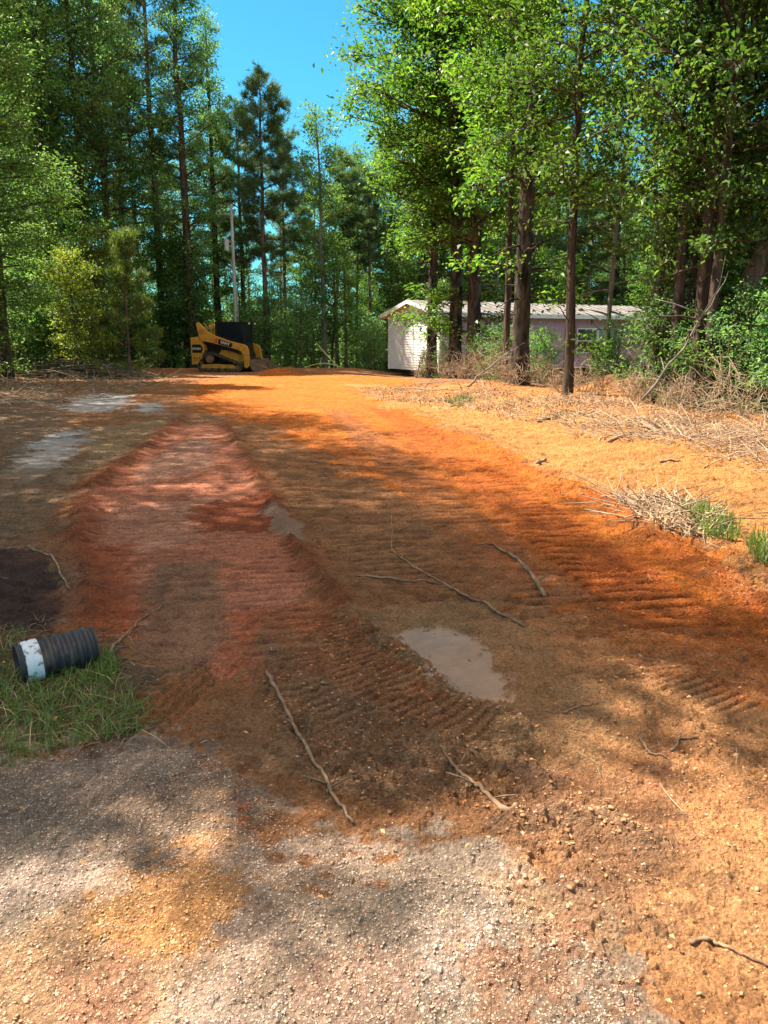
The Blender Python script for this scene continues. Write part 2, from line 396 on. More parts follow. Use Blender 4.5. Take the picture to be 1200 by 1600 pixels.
# ------------------------------------------------------------------ materials
def mat(name, col, rough=.8, noise=None, bump=None, metallic=0, spec=.3, vary=None, coords='Object'):
    m = bpy.data.materials.new(name); m.use_nodes = True; t = m.node_tree; b = t.nodes['Principled BSDF']
    b.inputs['Roughness'].default_value = rough; b.inputs['Metallic'].default_value = metallic
    b.inputs['Specular IOR Level'].default_value = spec
    b.inputs['Base Color'].default_value = (*col, 1)
    tc = t.nodes.new('ShaderNodeTexCoord')
    if noise:   # (scale, second colour, lo, hi, stretch)
        sc, c2, lo, hi, st = noise
        mp = t.nodes.new('ShaderNodeMapping'); mp.inputs['Scale'].default_value = st
        n = t.nodes.new('ShaderNodeTexNoise'); n.inputs['Scale'].default_value = sc; n.inputs['Detail'].default_value = 6
        r = t.nodes.new('ShaderNodeValToRGB'); r.color_ramp.elements[0].position = lo; r.color_ramp.elements[1].position = hi
        r.color_ramp.elements[0].color = (*col, 1); r.color_ramp.elements[1].color = (*c2, 1)
        t.links.new(tc.outputs[coords], mp.inputs[0]); t.links.new(mp.outputs[0], n.inputs[0]); t.links.new(n.outputs[0], r.inputs[0]); t.links.new(r.outputs[0], b.inputs['Base Color'])
    if bump:    # (scale, distance, stretch)
        mp2 = t.nodes.new('ShaderNodeMapping'); mp2.inputs['Scale'].default_value = bump[2]
        n2 = t.nodes.new('ShaderNodeTexNoise'); n2.inputs['Scale'].default_value = bump[0]; n2.inputs['Detail'].default_value = 8; n2.inputs['Roughness'].default_value = .65
        bp = t.nodes.new('ShaderNodeBump'); bp.inputs['Strength'].default_value = 1; bp.inputs['Distance'].default_value = bump[1]
        t.links.new(tc.outputs[coords], mp2.inputs[0]); t.links.new(mp2.outputs[0], n2.inputs[0]); t.links.new(n2.outputs[0], bp.inputs['Height']); t.links.new(bp.outputs[0], b.inputs['Normal'])
    return m

def leaf_mat(name, c1, c2, trans=.5, tcol=None, rough=.5):
    m = bpy.data.materials.new(name); m.use_nodes = True; t = m.node_tree; b = t.nodes['Principled BSDF']; out = t.nodes['Material Output']
    g = t.nodes.new('ShaderNodeNewGeometry'); oi = t.nodes.new('ShaderNodeObjectInfo')
    r = t.nodes.new('ShaderNodeValToRGB'); r.color_ramp.elements[0].color = (*c1, 1); r.color_ramp.elements[1].color = (*c2, 1)
    t.links.new(g.outputs['Random Per Island'], r.inputs[0])
    hs = t.nodes.new('ShaderNodeHueSaturation')
    mr = t.nodes.new('ShaderNodeMapRange'); mr.inputs['To Min'].default_value = .75; mr.inputs['To Max'].default_value = 1.25
    t.links.new(oi.outputs['Random'], mr.inputs[0]); t.links.new(mr.outputs[0], hs.inputs['Value']); t.links.new(r.outputs[0], hs.inputs['Color'])
    gtc = t.nodes.new('ShaderNodeTexCoord'); gn = t.nodes.new('ShaderNodeTexNoise'); gn.inputs['Scale'].default_value = .9; gn.inputs['Detail'].default_value = 2
    gm_ = t.nodes.new('ShaderNodeMapRange'); gm_.inputs['From Min'].default_value = .35; gm_.inputs['From Max'].default_value = .65; gm_.inputs['To Min'].default_value = .485; gm_.inputs['To Max'].default_value = .515
    t.links.new(gtc.outputs['Object'], gn.inputs[0]); t.links.new(gn.outputs[0], gm_.inputs[0]); t.links.new(gm_.outputs[0], hs.inputs['Hue'])
    t.links.new(hs.outputs[0], b.inputs['Base Color'])
    b.inputs['Roughness'].default_value = rough; b.inputs['Specular IOR Level'].default_value = .45
    tr = t.nodes.new('ShaderNodeBsdfTranslucent')
    mm = t.nodes.new('ShaderNodeMix'); mm.data_type = 'RGBA'; mm.blend_type = 'MULTIPLY'; mm.inputs[0].default_value = 1
    t.links.new(hs.outputs[0], mm.inputs[6]); mm.inputs[7].default_value = (*(tcol or (1.9, 1.7, .7)), 1)
    t.links.new(mm.outputs[2], tr.inputs[0])
    mx = t.nodes.new('ShaderNodeMixShader'); mx.inputs[0].default_value = trans
    t.links.new(b.outputs[0], mx.inputs[1]); t.links.new(tr.outputs[0], mx.inputs[2]); t.links.new(mx.outputs[0], out.inputs[0])
    return m

def island_mat(name, cols, rough=.9):
    m = bpy.data.materials.new(name); m.use_nodes = True; t = m.node_tree; b = t.nodes['Principled BSDF']
    g = t.nodes.new('ShaderNodeNewGeometry'); r = t.nodes.new('ShaderNodeValToRGB')
    el = r.color_ramp.elements
    while len(el) < len(cols): el.new(.5)
    for i, c in enumerate(cols): el[i].position = i / (len(cols) - 1); el[i].color = (*c, 1)
    t.links.new(g.outputs['Random Per Island'], r.inputs[0]); t.links.new(r.outputs[0], b.inputs['Base Color'])
    b.inputs['Roughness'].default_value = rough; b.inputs['Specular IOR Level'].default_value = .2
    return m

M = {}
M['bark'] = mat('bark', (.13, .09, .065), .9, (9, (.045, .032, .026), .35, .65, (1, 1, .18)), (14, .06, (1, 1, .16)), spec=.1)
M['pine_bark'] = mat('pine_bark', (.27, .175, .13), .9, (7, (.07, .045, .035), .35, .62, (1, 1, .25)), (11, .08, (1, 1, .22)), spec=.1)
M['dark_bark'] = mat('dark_bark', (.13, .10, .08), .9, (7, (.022, .018, .015), .35, .62, (1, 1, .25)), (9, .12, (1, 1, .2)), spec=.1)
M['grey_bark'] = mat('grey_bark', (.27, .24, .20), .9, (8, (.12, .10, .085), .3, .7, (1, 1, .3)), (14, .03, (1, 1, .3)), spec=.1)
M['leaf_bright'] = leaf_mat('leaf_bright', (.032, .105, .018), (.160, .265, .040), .5, (1.45, 1.6, .6))
M['leaf_left'] = leaf_mat('leaf_left', (.060, .145, .040), (.185, .275, .085), .5, (1.6, 1.7, .9))
M['leaf_mid'] = leaf_mat('leaf_mid', (.038, .105, .024), (.150, .235, .050), .5, (1.45, 1.6, .7))
M['leaf_dark'] = leaf_mat('leaf_dark', (.050, .140, .050), (.170, .265, .095), .5, (1.7, 1.8, 1.0))
M['leaf_olive'] = leaf_mat('leaf_olive', (.070, .120, .018), (.190, .240, .045), .5)
M['needle'] = leaf_mat('needle', (.055, .120, .050), (.140, .200, .080), .4, (1.4, 1.5, .8))
M['needle_bright'] = leaf_mat('needle_bright', (.085, .165, .040), (.17, .235, .065), .40)
M['grass_blade'] = leaf_mat('grass_blade', (.065, .125, .022), (.180, .230, .060), .35)
M['dry_grass'] = island_mat('dry_grass', [(.40, .26, .13), (.52, .38, .22), (.24, .14, .07)])
M['twig'] = island_mat('twig', [(.14, .08, .045), (.42, .30, .19), (.28, .17, .095), (.52, .40, .28), (.18, .11, .06)])
M['litter'] = island_mat('litter', [(.40, .18, .06), (.58, .32, .15), (.20, .09, .04), (.50, .24, .09)])
M['stone'] = island_mat('stone', [(.30, .24, .19), (.50, .43, .35), (.42, .30, .20), (.60, .55, .48), (.36, .31, .27)])
def loose_mat():
    m = bpy.data.materials.new('loose_soil'); m.use_nodes = True; t = m.node_tree; b = t.nodes['Principled BSDF']
    a = t.nodes.new('ShaderNodeAttribute'); a.attribute_name = 'soil'; t.links.new(a.outputs['Color'], b.inputs['Base Color'])
    b.inputs['Roughness'].default_value = .9; b.inputs['Specular IOR Level'].default_value = .2
    return m
M['loose_soil'] = loose_mat()
M['clod'] = island_mat('clod', [(.42, .17, .06), (.30, .14, .07), (.52, .26, .10), (.26, .13, .07)])
M['stick'] = mat('stick', (.30, .19, .11), .85, (20, (.13, .075, .045), .35, .65, (1, 1, 1)), (60, .004, (1, 1, 1)))

def ground_mat():
    m = bpy.data.materials.new('soil'); m.use_nodes = True; t = m.node_tree; b = t.nodes['Principled BSDF']
    N = t.nodes.new; L = t.links.new
    a = N('ShaderNodeAttribute'); a.attribute_name = 'soil'
    wet = N('ShaderNodeAttribute'); wet.attribute_name = 'wet'
    tc = N('ShaderNodeTexCoord')
    n1 = N('ShaderNodeTexNoise'); n1.inputs['Scale'].default_value = 60; n1.inputs['Detail'].default_value = 10; n1.inputs['Roughness'].default_value = .7
    n2 = N('ShaderNodeTexNoise'); n2.inputs['Scale'].default_value = 6; n2.inputs['Detail'].default_value = 8; n2.inputs['Roughness'].default_value = .7
    L(tc.outputs['Object'], n1.inputs[0]); L(tc.outputs['Object'], n2.inputs[0])
    r1 = N('ShaderNodeMapRange'); r1.inputs['From Min'].default_value = .3; r1.inputs['From Max'].default_value = .7; r1.inputs['To Min'].default_value = .45; r1.inputs['To Max'].default_value = 1.5
    r2 = N('ShaderNodeMapRange'); r2.inputs['From Min'].default_value = .3; r2.inputs['From Max'].default_value = .7; r2.inputs['To Min'].default_value = .78; r2.inputs['To Max'].default_value = 1.2
    L(n1.outputs[0], r1.inputs[0]); L(n2.outputs[0], r2.inputs[0])
    mu = N('ShaderNodeMath'); mu.operation = 'MULTIPLY'; L(r1.outputs[0], mu.inputs[0]); L(r2.outputs[0], mu.inputs[1])
    wm = N('ShaderNodeMix'); L(wet.outputs['Fac'], wm.inputs[0]); L(mu.outputs[0], wm.inputs[2]); wm.inputs[3].default_value = 1.0
    vm = N('ShaderNodeVectorMath'); vm.operation = 'SCALE'; L(a.outputs['Color'], vm.inputs[0]); L(wm.outputs[0], vm.inputs['Scale'])
    L(vm.outputs[0], b.inputs['Base Color'])
    rr = N('ShaderNodeMapRange'); rr.inputs['To Min'].default_value = .92; rr.inputs['To Max'].default_value = .75; L(wet.outputs['Fac'], rr.inputs[0]); L(rr.outputs[0], b.inputs['Roughness'])
    b.inputs['Specular IOR Level'].default_value = .25
    n3 = N('ShaderNodeTexNoise'); n3.inputs['Scale'].default_value = 28; n3.inputs['Detail'].default_value = 10; n3.inputs['Roughness'].default_value = .72
    vo = N('ShaderNodeTexVoronoi'); vo.inputs['Scale'].default_value = 90; vo.inputs['Randomness'].default_value = 1
    L(tc.outputs['Object'], n3.inputs[0]); L(tc.outputs['Object'], vo.inputs['Vector'])
    ad = N('ShaderNodeMath'); ad.operation = 'MULTIPLY_ADD'; ad.inputs[1].default_value = -.25; L(vo.outputs['Distance'], ad.inputs[0]); L(n3.outputs[0], ad.inputs[2])
    iv = N('ShaderNodeMath'); iv.operation = 'MULTIPLY_ADD'; iv.inputs[1].default_value = -.75; iv.inputs[2].default_value = 1; L(wet.outputs['Fac'], iv.inputs[0])
    bp = N('ShaderNodeBump'); bp.inputs['Distance'].default_value = .09; L(ad.outputs[0], bp.inputs['Height']); L(iv.outputs[0], bp.inputs['Strength'])
    L(bp.outputs[0], b.inputs['Normal'])
    return m
M['soil'] = ground_mat()

# ------------------------------------------------------------------ ground sheet
def build_ground():
    fine = np.linspace(-33.5, 33.5, 720)
    co = np.concatenate([fine, np.linspace(35, 325, 90)])
    A = np.radians(co)                      # angle from +Y towards +X
    r = np.concatenate([np.linspace(.25, 1.2, 30)[:-1], 1.2 * np.exp(np.arange(0, 1, 1 / 1500.) * math.log(42 / 1.2)), np.exp(np.linspace(math.log(42), math.log(900), 70))])
    RR, AA = np.meshgrid(r, A, indexing='ij')
    X = RR * np.sin(AA); Y = RR * np.cos(AA)
    Z = ground_h(X, Y)
    Z = Z * (1 - sstep(80, 120, RR))
    nr, na = X.shape
    V = np.stack([X, Y, Z], -1).reshape(-1, 3)
    V = np.vstack([V, [[0, 0, float(ground_h(np.array([0.]), np.array([0.]))[0])]]])
    i = np.arange(nr - 1)[:, None] * na; j = np.arange(na)[None, :]; k = (j + 1) % na
    Q = np.stack([i + j, i + na + j, i + na + k, i + k], -1).reshape(-1, 4)
    c = len(V) - 1; jj = np.arange(na)
    Tt = np.stack([np.full(na, c), jj, (jj + 1) % na], -1)
    me = np_mesh('ground', V, [(Q, 0), (Tt, 0)], [M['soil']], smooth=True)
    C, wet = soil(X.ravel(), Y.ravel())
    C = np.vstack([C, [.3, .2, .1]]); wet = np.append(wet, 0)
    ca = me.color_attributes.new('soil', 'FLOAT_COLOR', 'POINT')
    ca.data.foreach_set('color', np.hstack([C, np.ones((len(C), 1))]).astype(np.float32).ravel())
    wa = me.attributes.new('wet', 'FLOAT', 'POINT'); wa.data.foreach_set('value', wet.astype(np.float32))
    o = link('ground', me)
    tag(o, 'bare graded ground of orange and brown clay with gravel in front', 'ground', kind='structure')
    # make sure faces look up
    if me.polygons[100].normal.z < 0: me.flip_normals()
    return o
build_ground()

def gz(x, y): return float(ground_h(np.array([float(x)]), np.array([float(y)]))[0])
def gzs(x, y): return float(ground_h(np.array([float(x)]), np.array([float(y)]), False)[0])

# ------------------------------------------------------------------ trees
def rot_about(v, axis, ang):
    c, s = math.cos(ang), math.sin(ang)
    return v * c + np.cross(axis, v) * s + axis * np.dot(axis, v) * (1 - c)

def leaves(rng, C, D, size, fold=.16, wide=.48, droop=.5):
    """C: leaf base points, D: outward directions -> diamond leaves"""
    n = len(C)
    d = D + rng.normal(0, .7, (n, 3)); d[:, 2] -= droop * rng.random(n)
    d /= np.linalg.norm(d, axis=1)[:, None]
    up = np.array([0, 0, 1.]) + rng.normal(0, .55, (n, 3))
    s = np.cross(d, up); s /= np.linalg.norm(s, axis=1)[:, None] + 1e-9
    nn = np.cross(s, d)
    L = size * (.45 + 1.0 * rng.random(n) ** 1.3)[:, None]
    mid = C + d * L * .45
    V = np.stack([C, mid + s * L * wide * .5 + nn * L * fold, C + d * L - nn * L * .1, mid - s * L * wide * .5 + nn * L * fold], 1)
    Q = np.arange(n * 4).reshape(n, 4)
    return V.reshape(-1, 3), Q

def needles(rng, C, D, size, per=14, w=.014):
    n = len(C)
    C2 = np.repeat(C, per, 0); D2 = np.repeat(D, per, 0) + rng.normal(0, .65, (n * per, 3)); D2[:, 2] += .15
    D2 /= np.linalg.norm(D2, axis=1)[:, None]
    C2 = C2 + rng.normal(0, .05, C2.shape)
    s = np.cross(D2, rng.normal(0, 1, D2.shape)); s /= np.linalg.norm(s, axis=1)[:, None] + 1e-9
    L = size * (.6 + .7 * rng.random(len(C2)))[:, None]
    V = np.stack([C2 - s * w, C2 + s * w, C2 + D2 * L], 1)
    return V.reshape(-1, 3), np.arange(len(C2) * 3).reshape(-1, 3)

def tree_meshes(name, seed, H, r0, base, cr, nl=60, sub=6, lpt=26, size=.12, kind='leaf', leafm='leaf_mid', barkm='bark',
                lean=(0, 0), up=.7, prof='round', spread=.20, wander=.25, dead=6, low=0, thick=1.0):
    rng = np.random.default_rng(seed)
    T = Geo(); K = Geo()
    m = 16
    t = np.linspace(0, 1, m)
    wx = np.cumsum(rng.normal(0, wander / 4, m)); wy = np.cumsum(rng.normal(0, wander / 4, m))
    P = np.stack([lean[0] * t ** 1.3 * H + wx * t, lean[1] * t ** 1.3 * H + wy * t, t * H], 1)
    rad = r0 * (1 - t) ** .75 + .012
    rad[0] *= 1.35
    P[0, 2] = -.25
    ts = np.linspace(0, 1, 44)
    PS = np.stack([np.interp(ts, t, P[:, i]) for i in range(3)], 1); RS = np.interp(ts, t, rad)
    V, Q = tube_np(PS, RS, 12)
    V += rng.normal(0, r0 * .035, V.shape)
    T.add(V, Q)
    LC = []; LD = []
    ga = 2.399963
    for i in range(nl + dead + low):
        isdead = i >= nl and i < nl + dead
        if isdead: h = base * (.35 + .65 * rng.random())
        elif i >= nl + dead: h = base * (.25 + .7 * rng.random())
        else: h = base + (H * .985 - base) * ((i + rng.random()) / nl) ** .9
        tt = h / H
        o = np.array([np.interp(tt, t, P[:, k]) for k in range(3)])
        rr = np.interp(tt, t, rad)
        u = np.clip((h - base) / (H - base), 0, 1)
        if prof == 'round': pr = (math.sin(math.pi * (.12 + .84 * u))) ** .6
        elif prof == 'cone': pr = (1 - u) ** .8 * .95 + .08
        elif prof == 'column': pr = (.6 + .4 * math.sin(math.pi * min(1, u * 1.2))) * (1 - u ** 4 * .7)
        elif prof == 'top': pr = math.sin(math.pi * (.28 + .66 * u)) ** .7
        L = cr * pr * (.55 + .6 * rng.random())
        if isdead: L = cr * (.2 + .4 * rng.random())
        if i >= nl + dead: L = cr * (.25 + .3 * rng.random())
        az = i * ga + rng.normal(0, .5)
        el = up * (.25 + .75 * u) + rng.normal(0, .18)
        if isdead: el = rng.normal(.1, .25)
        d0 = np.array([math.cos(az) * math.cos(el), math.sin(az) * math.cos(el), math.sin(el)])
        n = 6; s = np.linspace(0, 1, n)
        bend = np.array([0, 0, (-.12 if kind == 'leaf' else .12)]) * L
        B = o + d0 * L * s[:, None] + bend * (s ** 2)[:, None] + np.cumsum(rng.normal(0, L * .035, (n, 3)), 0) * s[:, None]
        rb = min(rr * .42, .012 + L * .018) * thick
        V, Q = tube_np(B, rb * (1 - s * .8), 5 if r0 > .12 else 4); T.add(V, Q)
        if isdead: continue
        ns = max(2, int(round(sub * (.6 + .6 * L / cr))))
        for j in range(ns + 1):
            if j == ns:
                o2 = B[-2]; d2 = B[-1] - B[-3]; L2 = L * .25
            else:
                q = .22 + .76 * (j + rng.random()) / ns
                o2 = np.array([np.interp(q, s, B[:, k]) for k in range(3)])
                side = (-1) ** j
                d2 = rot_about(d0, np.array([0, 0, 1.]), side * (.6 + .5 * rng.random())); d2[2] += rng.normal(.1, .3)
                L2 = L * (.26 + .26 * rng.random()) * (1.1 - .5 * q)
            d2 = d2 / np.linalg.norm(d2)
            L2 = max(L2, .25)
            B2 = np.stack([o2, o2 + d2 * L2 * .5 + rng.normal(0, L2 * .06, 3), o2 + d2 * L2 + rng.normal(0, L2 * .08, 3)])
            V, Q = tube_np(B2, np.array([1, .7, .3]) * max(.004, rb * .35), 3); T.add(V, Q)
            nleaf = int(lpt * (.5 + 1.0 * rng.random()) * (.6 + .5 * L2 / .6))
            q2 = rng.random(nleaf) ** .7
            pts = np.stack([np.interp(q2, [0, .5, 1], B2[:, k]) for k in range(3)], 1)
            sg = spread * (.6 + .6 * rng.random())
            pts = pts + rng.normal(0, sg, pts.shape) * np.array([1, 1, .7])
            LC.append(pts); LD.append(np.repeat(d2[None], nleaf, 0))
    C = np.concatenate(LC); D = np.concatenate(LD)
    if kind == 'leaf': V, Q = leaves(rng, C, D, size)
    else: V, Q = needles(rng, C, D, size)
    K.add(V, Q)
    tm = T.mesh(name + '_trunk', [M[barkm]], True); km = K.mesh(name + '_crown', [M[leafm]])
    return tm, km

SPEC = {}
def spec(key, *a, **k): SPEC[key] = tree_meshes(key, *a, **k)
spec('oak_tall', 1, 22, .24, 4.0, 2.9, nl=85, sub=7, lpt=27, size=.15, leafm='leaf_dark', prof='column', spread=.26, low=6)
spec('gum_column', 2, 22, .24, 2.5, 2.2, nl=100, sub=6, lpt=28, size=.15, leafm='leaf_dark', prof='column', spread=.24, low=6)
spec('gum_full', 21, 22, .22, 3.0, 2.9, nl=95, sub=7, lpt=30, size=.16, leafm='leaf_left', prof='column', spread=.30, low=6)
spec('gum_slim', 3, 13.5, .15, 3.0, 1.7, nl=60, sub=6, lpt=24, size=.14, leafm='leaf_mid', barkm='grey_bark', prof='round', spread=.22, low=4)
spec('pine_tall', 4, 24, .21, 10.5, 2.7, nl=48, sub=6, lpt=9, size=.26, kind='needle', leafm='needle', barkm='pine_bark', prof='top', spread=.16, dead=22, up=.45, wander=.15)
spec('pine_mid', 5, 15.5, .16, 6.0, 1.9, nl=46, sub=6, lpt=9, size=.24, kind='needle', leafm='needle', barkm='pine_bark', prof='top', spread=.15, dead=20, up=.5, wander=.15)
spec('pine_thin', 6, 13, .10, 7.0, 1.2, nl=30, sub=5, lpt=8, size=.22, kind='needle', leafm='needle', barkm='pine_bark', prof='top', spread=.14, dead=14, up=.5, wander=.12)
spec('pine_young', 7, 5.4, .07, .4, 1.35, nl=30, sub=5, lpt=6, size=.24, kind='needle', leafm='needle_bright', barkm='pine_bark', prof='cone', spread=.09, dead=0, up=.9, wander=.1)
spec('under', 8, 6.5, .07, .8, 1.9, nl=46, sub=6, lpt=20, size=.13, leafm='leaf_mid', prof='round', spread=.2, dead=2)
spec('under_bright', 9, 6.0, .07, .6, 1.7, nl=50, sub=6, lpt=26, size=.13, leafm='leaf_olive', prof='round', spread=.2, dead=2)
spec('shrub', 10, 2.4, .03, .1, 1.1, nl=26, sub=5, lpt=22, size=.11, leafm='leaf_mid', prof='round', spread=.16, dead=0, wander=.1)
spec('shrub_dark', 11, 3.2, .035, .1, 1.4, nl=30, sub=5, lpt=24, size=.12, leafm='leaf_dark', prof='round', spread=.2, dead=0, wander=.1)
spec('near_broad', 12, 18, .22, 4.9, 3.5, nl=88, sub=8, lpt=30, size=.155, leafm='leaf_bright', barkm='dark_bark', prof='round', spread=.28, dead=8, low=4)
spec('near_broad_b', 13, 19, .225, 5.2, 3.2, nl=80, sub=8, lpt=28, size=.155, leafm='leaf_bright', barkm='dark_bark', prof='round', spread=.28, dead=10, low=3)
spec('near_slim', 14, 12.5, .11, 3.6, 2.0, nl=54, sub=7, lpt=26, size=.13, leafm='leaf_mid', barkm='bark', prof='round', spread=.22, dead=6, low=1)
spec('near_right', 15, 14.0, .12, 3.2, 2.6, nl=56, sub=7, lpt=19, size=.135, leafm='leaf_mid', barkm='bark', prof='round', spread=.24, dead=8, low=2, lean=(.012, 0))
spec('lean_trunk', 16, 11.0, .22, 3.6, 2.9, nl=60, sub=7, lpt=30, size=.13, leafm='leaf_mid', barkm='pine_bark', prof='round', spread=.24, dead=8, low=3, lean=(.30, .05), thick=1.4)
spec('shade_tree', 17, 21, .26, 7.0, 3.6, nl=70, sub=7, lpt=16, size=.16, leafm='leaf_dark', prof='round', spread=.28, dead=8)
spec('snag', 18, 8.5, .06, 2.0, 1.6, nl=26, sub=5, lpt=2, size=.10, leafm='leaf_olive', barkm='grey_bark', prof='round', spread=.1, dead=14, thick=1.2)

def tree(key, name, x, y, label, group=None, s=1.0, sz=None, rz=None, cat='tree', sink=.05):
    e = empty(name, (x, y, gzs(x, y) - sink), R.uniform(0, 6.28) if rz is None else rz)
    e.scale = (s, s, sz or s)
    tm, km = SPEC[key]
    link('trunk' if cat == 'tree' else 'stem', tm, e); link('crown' if cat == 'tree' else 'foliage', km, e)
    tag(e, label, cat, group); return e

# --- the wood on the left, trees one can tell apart
L_ = [
 ('gum_column', 'broadleaf_tree', 303, 42, 1.0, 1.0, 'tall columnar broadleaf tree with dense dark crown right behind the yellow loader'),
 ('pine_tall', 'pine_tree', 258, 44, 1.0, 1.0, 'tallest bare-trunked pine left of the columnar tree'),
 ('pine_tall', 'pine_tree', 226, 47, .82, .80, 'thin tall pine with bare trunk left of the tallest pine'),
 ('pine_mid', 'pine_tree', 418, 44, 1.0, .98, 'straight pine with needle top right of the utility pole'),
 ('pine_mid', 'pine_tree', 384, 47, .95, .95, 'pine with thin trunk directly behind the utility pole'),
 ('pine_mid', 'pine_tree', 447, 50, .9, .92, 'pine between the straight pine and the pale-trunked gum tree'),
 ('gum_slim', 'broadleaf_tree', 508, 43.5, 1.0, .99, 'slender pale-trunked broadleaf tree standing alone at the edge of the sky gap'),
 ('pine_thin', 'pine_tree', 541, 50, 1.0, .98, 'leftmost thin pine pole between the pale broadleaf tree and the home'),
 ('pine_thin', 'pine_tree', 558, 52, 1.0, .95, 'middle thin pine pole between the pale broadleaf tree and the home'),
 ('pine_thin', 'pine_tree', 580, 49, 1.0, .90, 'thin pine pole nearest the white gable of the home'),
 ('gum_slim', 'broadleaf_tree', 548, 56, 1.2, 1.06, 'leafy tree closing the low end of the sky gap left of the thin pine poles'),
 ('gum_slim', 'broadleaf_tree', 574, 58, 1.2, 1.10, 'leafy tree behind the thin pine poles near the white gable'),
 ('gum_slim', 'broadleaf_tree', 602, 55, 1.2, 1.08, 'leafy tree rising above the left eave of the white gable'),
 ('oak_tall', 'broadleaf_tree', 185, 42, .95, 1.0, 'dense dark broadleaf tree behind the bright young pine'),
 ('gum_full', 'broadleaf_tree', 118, 40, 1.0, .95, 'broad dark green tree left of the bright young pine'),
 ('gum_full', 'broadleaf_tree', 68, 37, .9, .95, 'dark full-crowned tree rising behind the brush pile'),
 ('gum_full', 'broadleaf_tree', 205, 46, 1.0, 1.0, 'full mid-green tree filling the space between the two tall pines'),
 ('gum_full', 'broadleaf_tree', 55, 45, 1.2, 1.0, 'tall full-crowned tree standing back in the left wood'),
 ('gum_full', 'broadleaf_tree', 150, 39, 1.0, 1.05, 'tall dark tree with full crown left of the thin tall pine'),
 ('gum_full', 'broadleaf_tree', 95, 38, 1.1, .95, 'tree with dense dark foliage between the two darkest trees at the left'),
 ('oak_tall', 'broadleaf_tree', 30, 44, 1.1, 1.0, 'broad crowned tree standing behind the tree at the left edge'),
 ('gum_column', 'broadleaf_tree', 345, 46, .9, .86, 'dark leafy tree closing the gap left of the utility pole'),
 ('gum_full', 'broadleaf_tree', 12, 27, .9, .64, 'dark broadleaf tree at the left edge of the photo'),
 ('gum_full', 'broadleaf_tree', -45, 25, 1.0, .60, 'shaded tree whose branches enter from the left edge'),
]
for k, nm, px, d, s, sz, lab in L_:
    x, y = atd(px, d); tree(k, nm, x, y, lab, s=s, sz=sz)
x, y = atd(203, 31); tree('pine_young', 'young_pine_tree', x, y, 'young bright green pine at the sunny edge of the left woods', s=1.0)
x, y = atd(163, 35); tree('under_bright', 'sapling', x, y, 'bright leafy sapling just left of and behind the young pine', s=1.0)
x, y = atd(126, 29.5); tree('under_bright', 'sapling', x, y, 'lower yellow-green sapling at the left of the bright pair', s=.75)
# --- the trees in front of the home
R_ = [
 ('near_broad', 'broadleaf_tree', 674, 32, .95, 1.0, .4, 'dark-trunked tree covering the right edge of the white gable'),
 ('near_broad_b', 'broadleaf_tree', 710, 30.5, 1.15, .95, 2.0, 'thick trunk just left of the twin trunk in front of the home'),
 ('near_broad', 'broadleaf_tree', 738, 29.5, 1.2, .97, 3.9, 'rough-barked trunk standing left of the first home window'),
 ('near_slim', 'broadleaf_tree', 788, 24.5, .95, 1.1, 1.2, 'thin dark trunk close against the left side of the widest trunk'),
 ('near_broad_b', 'broadleaf_tree', 811, 22.3, 1.08, .92, 5.0, 'widest dark trunk in front of the pink wall of the home'),
 ('near_slim', 'broadleaf_tree', 886, 17.9, .95, .95, .0, 'slender dark trunk standing alone on the edge of the clay drive'),
 ('near_right', 'broadleaf_tree', 1048, 15.4, .9, 1.0, 1.0, 'left stem of the dark clump at the right edge of the drive'),
 ('near_right', 'broadleaf_tree', 1082, 14.7, 1.0, 1.05, 2.5, 'thick middle stem of the dark clump at the right edge'),
 ('lean_trunk', 'leaning_tree', 1112, 15.2, 1.0, 1.0, -.1, 'stout brown trunk leaning right over the clump of undergrowth'),
 ('near_right', 'broadleaf_tree', 1018, 16.2, .55, .9, 2.2, 'thin dark stem at the left side of the right clump'),
 ('near_right', 'broadleaf_tree', 1064, 15.6, .6, .8, 3.1, 'thin vine-hung stem between the two thickest stems of the right clump'),
 ('near_slim', 'broadleaf_tree', 1100, 14.3, .8, .85, 4.2, 'dark stem in front of the leaning trunk'),
 ('near_slim', 'broadleaf_tree', 1035, 17.2, .8, .9, 5.2, 'dark stem standing back behind the right clump'),
 ('near_right', 'broadleaf_tree', 1225, 14.0, 1.0, 1.0, 4.0, 'leafy tree whose crown fills the upper right corner'),
 ('under', 'understorey_tree', 1150, 17.5, 1.0, .8, 1.0, 'bushy small tree filling the shade right of the leaning trunk'),
 ('under', 'understorey_tree', 1085, 19.5, .9, .75, 2.0, 'bushy small tree behind the dark right clump'),
 ('under', 'understorey_tree', 1215, 16.0, 1.0, .8, 3.0, 'bushy small tree at the right edge behind the bare twigs'),
 ('snag', 'dead_tree', 945, 21.0, 1.0, 1.0, .6, 'pale bare dead tree between the slender trunk and the right clump'),
 ('snag', 'dead_tree', 1010, 19.0, .8, .9, 2.6, 'smaller bare dead tree just left of the right clump'),
]
for k, nm, px, d, s, sz, rz, lab in R_:
    x, y = atd(px, d); tree(k, nm, x, y, lab, s=s, sz=sz, rz=rz)
